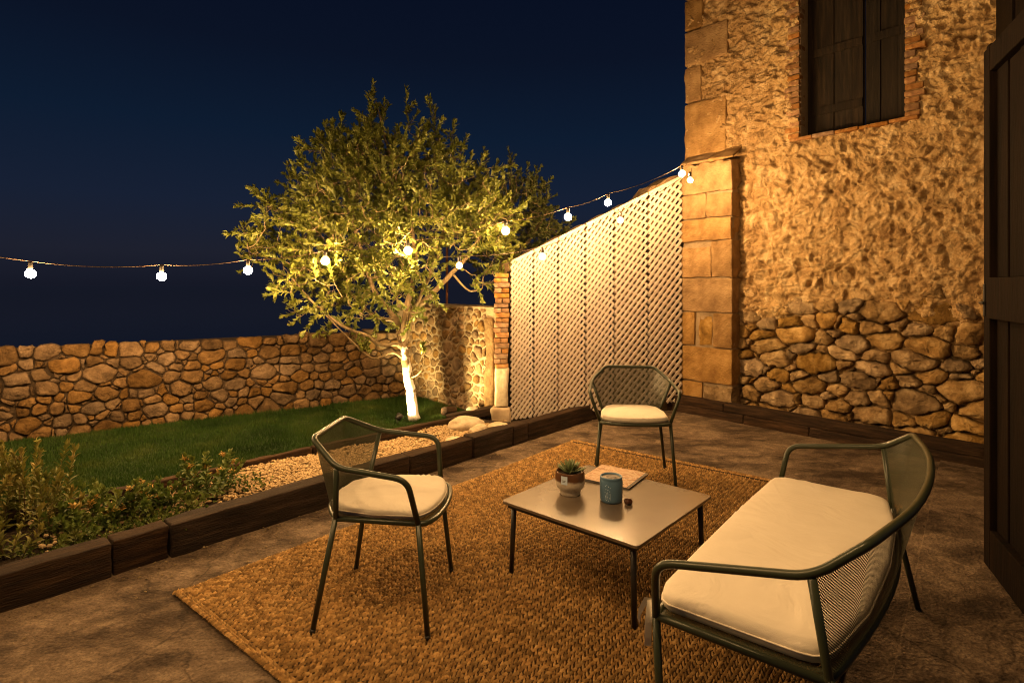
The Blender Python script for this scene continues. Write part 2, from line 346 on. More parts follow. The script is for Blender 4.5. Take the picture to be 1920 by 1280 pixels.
def stones(parent, o, D, Nn, cells, mat, gap, depth, seed, back=.05, proud=0.0, n=12, name='stone', keep=None, maxn=290, minA=.0012, rest_name='small_stones', fineness=0):
    """D: unit direction of u; Nn: outward normal; origin o (2D). one object per stone, the smallest joined past the limit"""
    r = random.Random(seed); items = []
    def prof(d, back): return ((1.0, -back), (.985, d * .35), (.86, d * .86), (.5, d * 1.08)) if not fineness else ((1.0, -back), (1.0, d * .1), (.97, d * .55), (.88, d * .85), (.72, d * 1.0), (.5, d * 1.04), (.25, d * 1.05))
    for poly in cells:
        if len(poly) < 3: continue
        a = area(poly)
        if a < minA * .4: continue
        c = np.mean(poly, 0)
        if keep is not None and not keep(c): continue
        items.append((a, poly))
    items.sort(key=lambda t: -t[0]); rest = MB()
    for k, (a, poly) in enumerate(items):
        c, O = rounded(poly, gap, n); n_ = len(O)
        O = O + np.array([(r.gauss(0, .03), r.gauss(0, .03)) for _ in range(n_)]) * math.sqrt(a)
        d = depth * r.uniform(.65, 1.25) * min(1, math.sqrt(a) / .12 + .35); tilt = (r.uniform(-.10, .10), r.uniform(-.12, .08))
        rows = []
        for s, dz in prof(d, back):
            rows.append([(c[0] + (q[0] - c[0]) * s, c[1] + (q[1] - c[1]) * s, dz + proud + (0 if dz < 0 else (q[0] - c[0]) * s * tilt[0] + (q[1] - c[1]) * s * tilt[1] + r.gauss(0, d * .10))) for q in O])
        P = [q for row in rows for q in row] + [(c[0], c[1], proud + d * r.uniform(.9, 1.15))]
        if fineness:
            nv_ = fineness * fbm(np.array(P) * np.array((11, 11, 0)) + k * 3.3, 4, 5); P = [(p[0] + .006 * nv_[q_ - 3], p[1] + .006 * nv_[q_ - 7], p[2] + .022 * nv_[q_]) for q_, p in enumerate(P)]
        V = [(o[0] + D[0] * u + Nn[0] * h, o[1] + D[1] * u + Nn[1] * h, z) for u, z, h in P]
        Fs = []
        flip = (D[0] * Nn[1] - D[1] * Nn[0]) > 0
        NR = len(rows) - 1
        for i in range(NR):
            for j in range(n_): Fs.append((i * n_ + j, i * n_ + (j + 1) % n_, (i + 1) * n_ + (j + 1) % n_, (i + 1) * n_ + j))
        for j in range(n_): Fs.append((NR * n_ + j, NR * n_ + (j + 1) % n_, (NR + 1) * n_))
        if (area_sign(O) > 0) == flip: Fs = [f[::-1] for f in Fs]
        if k < maxn and a >= minA: mk(name, V, Fs, mat, parent)
        else: rest.add(V, Fs)
    if rest.v: tag(rest.build(rest_name, mat, parent), kind='stuff')
def area_sign(p): return sum(p[i][0] * p[(i + 1) % len(p)][1] - p[(i + 1) % len(p)][0] * p[i][1] for i in range(len(p)))
def slab(parent, o, D, Nn, pts, thick, mat, name='core', front=0.0):
    """prism from (u,z) outline, front face at `front`, going back by thick"""
    V = []
    for h in (front, front - thick): V += [(o[0] + D[0] * u + Nn[0] * h, o[1] + D[1] * u + Nn[1] * h, z) for u, z in pts]
    n = len(pts); F = [tuple(range(n)), tuple(range(2 * n - 1, n - 1, -1))] + [((i + 1) % n, i, n + i, n + (i + 1) % n) for i in range(n)]
    return mk(name, V, F, mat, parent, smooth=False)
def roughbox(size, cell=.05, rad=.01, amp=.004, seed=0, fr=8):
    """lattice box with rounded edges and surface noise, centred at origin"""
    ax = []
    for s in size:
        n = max(2, int(round(s / cell))); inner = np.linspace(-s / 2 + rad, s / 2 - rad, n + 1)
        ax.append(np.concatenate([[-s / 2], [-s / 2 + rad * .35], inner, [s / 2 - rad * .35], [s / 2]]))
    nx, ny, nz = [len(a) for a in ax]; idx = {}; V = []; F = []
    def g(i, j, k):
        t = (i, j, k)
        if t not in idx: idx[t] = len(V); V.append((ax[0][i], ax[1][j], ax[2][k]))
        return idx[t]
    for i in range(nx - 1):
        for j in range(ny - 1):
            F.append((g(i, j + 1, 0), g(i + 1, j + 1, 0), g(i + 1, j, 0), g(i, j, 0))); F.append((g(i, j, nz - 1), g(i + 1, j, nz - 1), g(i + 1, j + 1, nz - 1), g(i, j + 1, nz - 1)))
    for i in range(nx - 1):
        for k in range(nz - 1):
            F.append((g(i, 0, k), g(i + 1, 0, k), g(i + 1, 0, k + 1), g(i, 0, k + 1))); F.append((g(i, ny - 1, k + 1), g(i + 1, ny - 1, k + 1), g(i + 1, ny - 1, k), g(i, ny - 1, k)))
    for j in range(ny - 1):
        for k in range(nz - 1):
            F.append((g(0, j, k + 1), g(0, j + 1, k + 1), g(0, j + 1, k), g(0, j, k))); F.append((g(nx - 1, j, k), g(nx - 1, j + 1, k), g(nx - 1, j + 1, k + 1), g(nx - 1, j, k + 1)))
    V = np.array(V); h = np.array(size) / 2 - rad; q = np.clip(V, -h, h); d = V - q; l = np.linalg.norm(d, axis=1, keepdims=True) + 1e-9
    nrm = d / l; V = q + nrm * rad
    V = V + nrm * (amp * fbm(V * fr + seed * 3.1, 4, seed))[:, None]
    return V, F
def placed(name, V, F, mat, parent, loc, rz=0, ry=0):
    o = mk(name, V, F, mat, parent); o.location = loc; o.rotation_euler = (0, ry, rz); return o

# ------------------------------------------------------------------ left garden wall
LWN = np.array((LWD[1], -LWD[0]))
t = empty('stone_wall', (LW0[0], LW0[1], 0), label='low dry stone garden wall running along the far side of the lawn on the left', cat='stone wall')
def local(o): # parent in place without offset: parts are built in world space
    o.location = (0, 0, 0); return o
local(t)
Lw = float(np.linalg.norm(CORNER - LW0)) + .02
cells = pack(-1.6, Lw, .10, .80, .098, .09, .22, 3, jz=.24, chink=.4)
def capz(u): return .880 + .010 * math.sin(3 * u) + .014 * math.sin(11 * u) + .012 * math.sin(29 * u + 1)
cells = [clip(clip(clip(p, (0, capz(np.mean(p, 0)[0])), (0, 1)), (0, .08), (0, -1)), (Lw, 0), (1, 0)) for p in cells]
# the farthest-left stones that lie outside the picture are left out
stones(t, LW0, LWD, LWN, cells, MAT['field'], .0045, .038, 5, n=14, fineness=.6, proud=.0, keep=lambda c: c[0] > -.55, maxn=285)
slab(t, LW0, LWD, LWN, [(-1.6, -.1), (Lw + .3, -.1), (Lw + .3, .845), (-1.6, .845)], .38, MAT['core'], 'core', front=.0)
# ------------------------------------------------------------------ back garden wall (mortared)
BWN = np.array((BWD[1], -BWD[0]))
t = empty('stone_wall', label='taller mortared rubble wall behind the tree trunk, beside the brick column', cat='stone wall')
Lb = float(np.linalg.norm(BW1 - CORNER))
cells = pack(0, Lb, .05, 1.12, .085, .07, .16, 11, jz=.4, chink=.5)
cells = [clip(clip(clip(clip(p, (0, 1.155), (0, 1)), (0, .05), (0, -1)), (Lb - .10, 0), (1, 0)), (0, 0), (-1, 0)) for p in cells]
stones(t, CORNER, BWD, BWN, cells, MAT['field'], .011, .03, 8, proud=.003, maxn=250, n=10)
slab(t, CORNER, BWD, BWN, [(-.3, -.1), (Lb + .05, -.1), (Lb + .05, 1.17), (-.3, 1.17)], .35, MAT['mortar'], 'mortar_core', front=.012)
V, F = roughbox((.13, .05, 1.02), .04, .024, .02, 3, 5); c = CORNER + BWD * (Lb - .05) + BWN * .012
placed('plaster_strip', V, F, MAT['field'], t, (c[0], c[1], .55), math.atan2(BWD[1], BWD[0]))
# ------------------------------------------------------------------ brick column
t = empty('brick_column', label='narrow brick column with a pale stone foot, left edge of the white lattice', cat='brick column')
cx, cy = -.098, 5.60
mb = MB(); mb.box((cx, cy + .02, .75), (.115, .22, 1.44)); mb.build('core', MAT['mortar'], t, smooth=False)
z = .60; k = 0
while z < 1.47:
    h = random.uniform(.034, .046); w = random.uniform(.128, .146); off = random.uniform(-.006, .006)
    if k % 2 == 0:
        V, F = roughbox((w, .25, h), .06, .006, .003, k); placed('brick', V, F, MAT['brick'], t, (cx + off, cy, z + h / 2), random.uniform(-.03, .03))
    else:
        for s in (-1, 1):
            V, F = roughbox((w / 2 - .004, .25, h), .05, .006, .003, k); placed('brick', V, F, MAT['brick'], t, (cx + off + s * w / 4, cy, z + h / 2), random.uniform(-.03, .03))
    z += h + .007; k += 1
V, F = roughbox((.13, .24, .37), .05, .02, .008, 5); placed('stone_block', V, F, MAT['rock'], t, (cx, cy, .412))
V, F = roughbox((.19, .30, .27), .05, .03, .014, 9); placed('stone_block', V, F, MAT['plaster'], t, (cx - .01, cy - .01, .09))

# ------------------------------------------------------------------ wall behind the lattice
def ltz(u): return 1.616 + (2.60 - 1.616) * u / LTL
LTN = np.array((LTD[1], -LTD[0]))
t = empty('boundary_wall', label='plastered boundary wall with sloping top hidden behind the white lattice', cat='wall')
pts = [(.01, -.1), (LTL + .12, -.1), (LTL + .12, ltz(LTL) + .02)] + [(u, ltz(u) - .035 + .012 * math.sin(u * 23) + (.06 if u > LTL * .80 else 0)) for u in np.linspace(LTL + .02, .01, 24)]
slab(t, LT0, LTD, LTN, pts, .22, MAT['backwall'], 'wall_body', front=-.06)
# ------------------------------------------------------------------ lattice panels
pxe = [955.5, 999, 1045, 1096, 1150, 1213, 1277]; ue = []
for q in pxe:
    rr = (q - 960) / 1080; ue.append((LT0[0] - rr * LT0[1]) / (rr * LTD[1] - LTD[0]))
gapu = .0135
names_l = ['first lattice panel at the brick column, narrowest and lowest of the six', 'second lattice panel from the brick column', 'third lattice panel from the brick column',
           'third lattice panel from the stone pier', 'second lattice panel from the stone pier', 'tallest lattice panel, touching the stone pier']
def period(u): return .0572 + (.0895 - .0572) * u / LTL
def slat_mesh(a, b, w, off, th):
    """flat slat between two (u,z) points, layer offset off"""
    d = np.array(b) - np.array(a); l = np.hypot(*d); d = d / l; nn = np.array((-d[1], d[0])) * w / 2
    a = np.array(a); b = np.array(b); q = [a - nn, b - nn, b + nn, a + nn]
    V = []
    for h in (off, off + th): V += [(LT0[0] + LTD[0] * p[0] + LTN[0] * h, LT0[1] + LTD[1] * p[0] + LTN[1] * h, p[1]) for p in q]
    return V, [(3, 2, 1, 0), (4, 5, 6, 7), (0, 1, 5, 4), (1, 2, 6, 5), (2, 3, 7, 6), (3, 0, 4, 7)]
for k in range(6):
    t = empty('lattice_panel', label='white ' + names_l[k], cat='lattice panel', group='white lattice panels between brick column and pier')
    u0, u1 = ue[k] + gapu / 2, ue[k + 1] - gapu / 2; NC = 4; um = (u0 + u1) / 2; zb = .10
    def node(i, j): # i columns (0..NC), j rows down
        u = u0 + (u1 - u0) * i / NC; return (u, ltz(u) - .012 - j * period(um + (u - um) * .6))
    for fam in (1, -1):
        jr = int(3 / .05)
        for s0 in range(-NC, 44):
            # line j = s0 + fam*i
            pts = []
            for i in (0, NC):
                pts.append((i, s0 + (i if fam > 0 else NC - i)))
            (i0, j0), (i1, j1) = pts
            def cutj(i0, j0, i1, j1, lim, up):
                return
            # clip at the top (j >= 0)
            ta, tb = 0.0, 1.0
            if j0 < 0 and j1 <= 0 or (j0 <= 0 and j1 < 0): continue
            if j0 < 0: ta = (0 - j0) / (j1 - j0)
            if j1 < 0: tb = (0 - j0) / (j1 - j0)
            A = (i0 + (i1 - i0) * ta, j0 + (j1 - j0) * ta); B = (i0 + (i1 - i0) * tb, j0 + (j1 - j0) * tb)
            a, b = node(*A), node(*B)
            if a[1] < zb and b[1] < zb: continue
            if a[1] < zb: f = (zb - a[1]) / (b[1] - a[1]); a = (a[0] + (b[0] - a[0]) * f, zb)
            if b[1] < zb: f = (zb - b[1]) / (a[1] - b[1]); b = (b[0] + (a[0] - b[0]) * f, zb)
            if math.hypot(a[0] - b[0], a[1] - b[1]) < .02: continue
            V, F = slat_mesh(a, b, period(um) * .707 * .46, .002 if fam > 0 else .0125, .009)
            mk('slat', V, F, MAT['lattice'], t, smooth=False)
    V, F = slat_mesh((u0, ltz(u0) - .012), (u1, ltz(u1) - .012), .026, .018, .010)
    mk('top_batten', V, F, MAT['lattice'], t, smooth=False)
t = empty('batten_posts', label='dark upright battens fixed behind the lattice joints', cat='posts')
for k in range(7):
    u = ue[k] + (.012 if k == 0 else (-.02 if k == 6 else 0)); p = LT0 + LTD * u + LTN * (-.03)
    mb = MB(); mb.box((p[0], p[1], (ltz(u) - .10) / 2), (.034, .03, ltz(u) - .10), math.atan2(LTD[1], LTD[0])); mb.build('post', MAT['shutter'], t, smooth=False)

# ------------------------------------------------------------------ building
t = B = empty('stone_house', label='old stone house wall with rough lime render, rubble base and a shuttered window', cat='house')
Wth = .15; W0, W1 = 1.138, 2.025; ZS = 2.83; ZT = 5.6; S0, S1 = -.10, 2.72
def wpt(s, z, h=0): return (WP[0] + WD[0] * s + WNn[0] * h, WP[1] + WD[1] * s + WNn[1] * h, z)
# render relief, a real displaced surface with the window cut out
st = .0108; ns = int((S1 - S0) / st); nz = int(ZT / st)
SS, ZZ = np.meshgrid(np.linspace(S0, S1, ns), np.linspace(0, ZT, nz)); s_, z_ = SS.ravel(), ZZ.ravel()
P3 = np.stack([s_, z_, np.zeros_like(s_)], 1)
warp = np.stack([vnoise(P3 * 9, 51), vnoise(P3 * 9, 52), vnoise(P3 * 9, 53)], 1) * .055
Q = P3 + warp
big = fbm(Q * 5.5, 3, 2); rid = 1 - np.abs(vnoise(Q * np.array((17, 21, 1)), 9)) * 2; rid2 = 1 - np.abs(vnoise(Q * np.array((34, 30, 1)), 19)) * 2; fine = fbm(Q * 48, 3, 4)
hh = .014 * big + .009 * rid + .009 * rid2 + .008 * fine
pit = np.clip(vnoise(Q * np.array((19, 24, 1)), 77) - .25, 0, 1); hh -= .095 * pit * (.6 + .4 * vnoise(P3 * 2, 6))
# smoother where render is thicker (right and middle), rougher near the corner
def worley(P2, cell, seed):
    g = P2 / cell; I = np.floor(g).astype(np.int64); f1 = np.full(len(g), 9.0); f2 = np.full(len(g), 9.0); hid = np.zeros(len(g))
    for a in (-1, 0, 1):
        for b in (-1, 0, 1):
            J = I + (a, b); n_ = (J[:, 0] * 73856093 ^ J[:, 1] * 19349663 ^ seed * 83492791) & 0xFFFFFF
            rx = ((n_ * 2654435761 >> 7) & 1023) / 1023; ry = ((n_ * 40503 >> 5) & 1023) / 1023; hv = ((n_ * 69069 >> 9) & 1023) / 1023
            d_ = np.hypot(J[:, 0] + .15 + .7 * rx - g[:, 0], (J[:, 1] + .15 + .7 * ry - g[:, 1])); nw = d_ < f1
            f2 = np.where(nw, f1, np.minimum(f2, d_)); hid = np.where(nw, hv, hid); f1 = np.where(nw, d_, f1)
    return f1, f2, hid
Q2 = np.c_[s_ * .75, z_] + warp[:, :2] * .35
f1, f2, hid = worley(Q2, .085, 3); stone_m = np.clip((f2 - f1 - .06) / .16, 0, 1); hh += .030 * stone_m * np.clip(hid * 1.6 - .6, 0, 1)
f1, f2, hid = worley(Q2 + 3.3, .042, 8); hh += .018 * np.clip((f2 - f1 - .06) / .2, 0, 1) * np.clip(hid * 2 - .9, 0, 1)
edge = 1.12 + .17 * fbm(P3 * np.array((3.2, 0, 0)) + 3, 3, 8) + .05 * vnoise(P3 * 9, 31) ; f = 1 / (1 + np.exp(-(z_ - edge) / .03))
hh = hh * (.35 + .65 * f) - .075 * (1 - f)
quo = (s_ < .16)
h_ = hh
V = np.stack([WP[0] + WD[0] * s_ + WNn[0] * h_, WP[1] + WD[1] * s_ + WNn[1] * h_, z_], 1)
i = np.arange(ns * nz).reshape(nz, ns); F = np.stack([i[:-1, :-1], i[:-1, 1:], i[1:, 1:], i[1:, :-1]], -1).reshape(-1, 4)
cs, cz = s_[F].mean(1), z_[F].mean(1); F = F[~((cs > W0) & (cs < W1) & (cz > ZS))]
F = F[z_[F].mean(1) > .02]
mk('rendered_wall', V, F, MAT['render'], B)
# solid behind, in pieces around the window
for (a, b, c, d) in ((S0 + .01, W0 - .002, -.1, ZT), (W0 - .002, W1 + .002, -.1, ZS - .03), (W1 + .002, S1, -.1, ZT)):
    slab(B, WP, WD, WNn, [(a, c), (b, c), (b, d), (a, d)], .5, MAT['core'], 'wall_core', front=-.10)
# left reveal of the window and brick jambs
slab(B, WP, WD, WNn, [(W0 - .012, ZS - .01), (W0 + .006, ZS - .01), (W0 + .006, ZT), (W0 - .012, ZT)], .20, MAT['plaster'], 'window_reveal', front=-.012)
slab(B, WP, WD, WNn, [(W1 - .006, ZS - .01), (W1 + .012, ZS - .01), (W1 + .012, ZT), (W1 - .006, ZT)], .20, MAT['plaster'], 'window_reveal', front=-.012)
z = ZS; k = 0; rz = math.atan2(WD[1], WD[0])
while z < 4.75:
    h = random.uniform(.042, .055)
    for sgn, s in ((-1, W0), (1, W1)):
        w = random.uniform(.08, .15); V, F = roughbox((w, .13, h), .05, .007, .005, k * 2 + sgn); c = wpt(s + sgn * w / 2 - sgn * .004, z + h / 2, -.036 + random.uniform(-.006, .004))
        placed('brick', V, F, MAT['brick'], B, c, rz + random.uniform(-.04, .04))
    z += h + .012; k += 1
s = W0 - .09
while s < W1 + .08:
    w = random.uniform(.20, .27); w = min(w, W1 + .10 - s)
    V, F = roughbox((w - .006, .19, .032), .05, .007, .004, int(s * 100)); placed('sill_tile', V, F, MAT['brick'], B, wpt(s + w / 2, ZS - .013 + random.uniform(-.004, .004), -.055), rz + random.uniform(-.015, .015)); s += w
    if w < .05: break
# shutters
sh = empty('tmp')
bpy.data.objects.remove(sh)
for leaf, (a, b) in enumerate(((W0 + .008, 1.655), (1.665, W1 - .008))):
    lf = tag(slab(B, WP, WD, WNn, [(a, ZS + .02), (b, ZS + .02), (b, 5.4), (a, 5.4)], .02, MAT['shutter'], 'shutter', front=-.165))
    x = a + .004; k = 0; widths = ((.055, .20, .165, .10) if leaf == 0 else (.13, .14, .10)); tot = sum(widths)
    for w in widths:
        w = w * (b - a - .008) / tot
        slab(lf, WP, WD, WNn, [(x + .002, ZS + .026), (x + w - .003, ZS + .022), (x + w - .003, 5.38), (x + .002, 5.38)], .016, MAT['shutter'], 'plank', front=-.150 + .009 * ((k + leaf) % 2)); x += w; k += 1
    for zz in (3.05 + .0, 3.62, 4.35):
        if leaf == 1 and zz < 3.1: continue
        slab(lf, WP, WD, WNn, [(a + .06, zz), (b - .012, zz), (b - .012, zz + .075), (a + .06, zz + .075)], .012, MAT['shutter'], 'rail', front=-.128)
# corner quoins
for (z0, z1, w, sd) in ((2.66, 3.44, .50, 1), (3.45, 3.86, .20, 2), (3.87, 4.26, .52, 3), (4.27, 4.62, .22, 4), (4.63, 5.1, .5, 5)):
    V, F = roughbox((w, .22, z1 - z0 - .012), .045, .014, .010, sd, 9); placed('quoin_stone', V, F, MAT['block'], B, wpt(S0 - .025 + w / 2, (z0 + z1) / 2, -.075), rz)
# rubble base stones
cells = pack(.42, S1 - .05, .02, 1.32, .135, .16, .38, 23, jz=.33, chink=.4)
def basekeep(c): return c[1] < 1.24 + .10 * math.sin(c[0] * 6.3)
cells = [clip(clip(clip(p, (.40, 0), (-1, 0)), (S1, 0), (1, 0)), (0, .0), (0, -1)) for p in cells]
stones(B, WP, WD, WNn, cells, MAT['big'], .007, .06, 31, back=.09, proud=-.03, n=22, fineness=1, keep=basekeep, minA=.002)
# ------------------------------------------------------------------ buttress pier
PA = np.array((1.89, 6.438)); PB = np.array((2.283, 5.984)); PD = unit(*(PB - PA)); PL = float(np.linalg.norm(PB - PA)); PN = np.array((-PD[1], PD[0])) * -1
if PN.dot(np.array((-1, -1))) < 0: PN = -PN
t = PIER = empty('stone_pier', label='square-cut sandstone pier with sloped cap standing against the house corner', cat='pier')
prz = math.atan2(PD[1], PD[0])
def ppt(u, z, h): q = PA + PD * u + PN * h; return (q[0], q[1], z)
slab(t, PA, PD, PN, [(.01, -.05), (PL - .01, -.05), (PL - .01, 2.70), (.01, 2.70)], .30, MAT['mortar'], 'core', front=-.03)
def blk(u0, u1, z0, z1, sd, mat='block', amp=.010, name='block', proud=0.0, dep=.26):
    V, F = roughbox((u1 - u0 - .002, dep, z1 - z0 - .004), .035, .008, amp, sd, 11); placed(name, V, F, MAT[mat], PIER, ppt((u0 + u1) / 2, (z0 + z1) / 2, -dep / 2 + proud), prz + random.uniform(-.008, .008))
zs = [.10, .355, .723, 1.09, 1.463, 1.842, 2.112, 2.387, 2.72]
blk(0, .26, .0, .33, 1, amp=.012); blk(.28, PL, .0, .31, 2, 'big', .02)
blk(0, PL, .34, .715, 3); 
blk(0, .165, .725, 1.085, 4); blk(.215, .365, .735, 1.05, 5, 'big', .012, proud=-.02); blk(.385, PL, .725, 1.085, 6)
blk(0, PL, 1.095, 1.46, 7); blk(0, .36, 1.47, 1.80, 8, amp=.012); blk(.365, PL, 1.47, 1.86, 9, amp=.015); blk(0, PL - .01, 1.865, 2.10, 10, amp=.016)
blk(0, .30, 2.11, 2.375, 11, amp=.010); blk(.305, PL, 2.11, 2.36, 12, amp=.016); blk(0, PL, 2.38, 2.71, 13, amp=.017)
# sloping cap slab
for (u0, u1) in ((-.008, .33), (.335, PL + .015)):
    V, F = roughbox((u1 - u0, .30, .026), .04, .008, .009, int(u0 * 10) + 5); o = placed('cap_tile', V, F, MAT['block'], PIER, ppt((u0 + u1) / 2, 2.80, -.12), prz); o.rotation_euler = (R(32), 0, prz)

# ------------------------------------------------------------------ doorway at the right: open door leaf and dark frame
D0 = np.array((2.325, 2.84)); D1 = np.array((2.12, 2.39)); DD = unit(*(D1 - D0)); DN = np.array((DD[1], -DD[0]))
if DN.dot(-D0) < 0: DN = -DN
t = empty('wooden_door', label='tall dark wooden panelled door leaf standing open at the right edge', cat='door')
dr = math.atan2(DD[1], DD[0])
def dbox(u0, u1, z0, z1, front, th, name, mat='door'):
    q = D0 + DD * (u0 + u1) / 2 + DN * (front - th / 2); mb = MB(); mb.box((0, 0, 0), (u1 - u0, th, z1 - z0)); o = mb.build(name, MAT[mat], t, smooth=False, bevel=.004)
    o.location = (q[0], q[1], (z0 + z1) / 2); o.rotation_euler = (0, 0, dr); return o
dbox(0, .085, .03, 2.54, 0, .055, 'stile'); dbox(.95, 1.05, .03, 2.54, 0, .055, 'stile')
dbox(.086, .949, .03, .22, -.001, .053, 'rail'); dbox(.086, .949, 1.235, 1.43, .012, .066, 'rail'); dbox(.086, .949, 2.42, 2.54, -.001, .053, 'rail')
for z0, z1 in ((.221, 1.234), (1.431, 2.419)):
    for k in range(6): dbox(.087 + k * .144, .087 + (k + 1) * .144 - .004, z0, z1, -.028 - (.006 if k % 2 else 0), .018, 'panel_board')
dbox(-.006, .05, 1.30, 1.315, .02, .01, 'latch', 'black'); dbox(.012, .03, 1.24, 1.40, .007, .008, 'latch_plate', 'black')
t = empty('door_frame', label='heavy dark wooden door frame and lintel behind the open door leaf', cat='door frame')
def fbox(c, d, rot, name):
    mb = MB(); mb.box((0, 0, 0), d); o = mb.build(name, MAT['door'], t, smooth=False, bevel=.006); o.location = c; o.rotation_euler = (0, 0, rot)
a = np.array((3.80, 4.53)); b = np.array((2.98, 3.44)); fr = math.atan2(*(b - a)[::-1]); c = (a + b) / 2 + np.array((.05, -.04)); ln = float(np.linalg.norm(b - a))
fbox((c[0], c[1], 2.6), (ln, .12, 5.3), fr, 'side_board')
a = np.array((2.56, 2.95)); b = np.array((2.10, 1.60)); fr = math.atan2(*(b - a)[::-1]); c = (a + b) / 2 + np.array((.20, 0)); ln = float(np.linalg.norm(b - a))
fbox((c[0], c[1], 3.2), (ln, .30, 1.1), fr, 'lintel')
fbox((2.40, 2.86, 1.31), (.05, .06, 2.56), dr, 'jamb')

# ------------------------------------------------------------------ railway sleepers
def sleeper(a, b, z0, z1, w, inward, label, sd, name='timber_sleeper', cat='timber sleeper', group='timber sleepers edging the patio', shift=0):
    a = np.array(a, float); b = np.array(b, float); D = unit(*(b - a)); l = float(np.linalg.norm(b - a)) - .008
    V, F = roughbox((l, w, z1 - z0), .035, .009, .006, sd, 7); c = (a + b) / 2 + np.array(inward) * (w / 2 + shift)
    o = placed(name, V, F, MAT['sleeper'], None, (c[0], c[1], (z0 + z1) / 2), math.atan2(D[1], D[0])); return tag(o, label, cat, group)
def ks(px):  # position along the kerb line for a sight line
    rr = (px - 960) / 1080; return (KA[0] - rr * KA[1]) / (rr * KD[1] - KD[0])
cuts = [ks(0) - 1.3, ks(212), ks(320), ks(622), ks(770), ks(888), ks(962), ks(989), ks(1206) - .01]
klab = ['dark sleeper nearest the camera, running out of the picture at lower left', 'short dark sleeper below the leafy plants, left of the rug corner', 'long dark sleeper beside the rug, behind the left chair legs',
        'dark sleeper directly behind the left chair seat', 'dark sleeper between the left chair arm and the pale rocks', 'sleeper in front of the pale rocks, its end notched', 'very short sleeper block in front of the lattice foot', 'long sleeper in front of the white lattice, ending at the back corner']
for k in range(8):
    a = KA + KD * cuts[k]; b = KA + KD * cuts[k + 1]
    sleeper(a, b, -.02, .165 + random.uniform(-.008, .008), .125 + random.uniform(-.01, .012), KN, klab[k], k, shift=random.uniform(-.008, .008))
SP = np.array((1.8375, 6.3)); SD = unit(1.584, -1.827); SI = -WNn
zz = 0; lab2 = {0: ['lower dark sleeper under the stone pier', 'lower dark sleeper below the middle of the rubble wall base', 'lower dark sleeper below the right end of the rubble wall'],
               1: ['upper dark sleeper along the foot of the stone pier', 'long upper dark sleeper lying along the rubble wall base to the door']}
for a, b, k in ((-.40, .72, 0), (.72, 1.35, 1), (1.35, 2.62, 2)): sleeper(SP + SD * a, SP + SD * b, -.02, .082, .17, SI, lab2[0][k], 20 + k)
for a, b, k in ((-.38, .50, 0), (.50, 2.62, 1)): sleeper(SP + SD * a, SP + SD * b, .084, .165, .15, SI, lab2[1][k], 30 + k, shift=.012)
# inner border boards between gravel and lawn
IB = [np.array((-3.6, 2.25)), np.array((-2.218, 3.56)), np.array((-1.5, 4.34)), np.array((-.45, 5.35))]
ib_l = ['dark edging board between flower bed and lawn at lower left', 'dark edging board between gravel and lawn behind the low plants', 'dark edging board between gravel and lawn near the tree trunk']
for k in range(3): sleeper(IB[k], IB[k + 1], .0, .172, .055, unit(-(IB[k + 1] - IB[k])[1], (IB[k + 1] - IB[k])[0]), ib_l[k], 40 + k, 'edging_board', 'edging board', 'edging boards of the lawn')
o = sleeper((-.62, 5.36), (-.17, 5.50), .12, .20, .09, (0, 1), 'dark timber offcut lying askew at the end of the gravel bed', 50, 'timber_offcut', 'timber offcut', 'timber offcuts'); o.rotation_euler[1] = R(-7)
sleeper((-.40, 5.30), (-.02, 5.17), .06, .145, .07, (0, 1), 'short dark timber laid across the end of the bed by the column', 51, 'timber_offcut', 'timber offcut', 'timber offcuts')
V, F = roughbox((.16, .08, .075), .03, .035, .006, 52); o = placed('wood_log', V, F, MAT['sleeper'], None, (-.60, 5.52, .185), .5); tag(o, 'short dark reddish log on the grass edge behind the pale rocks', 'log')

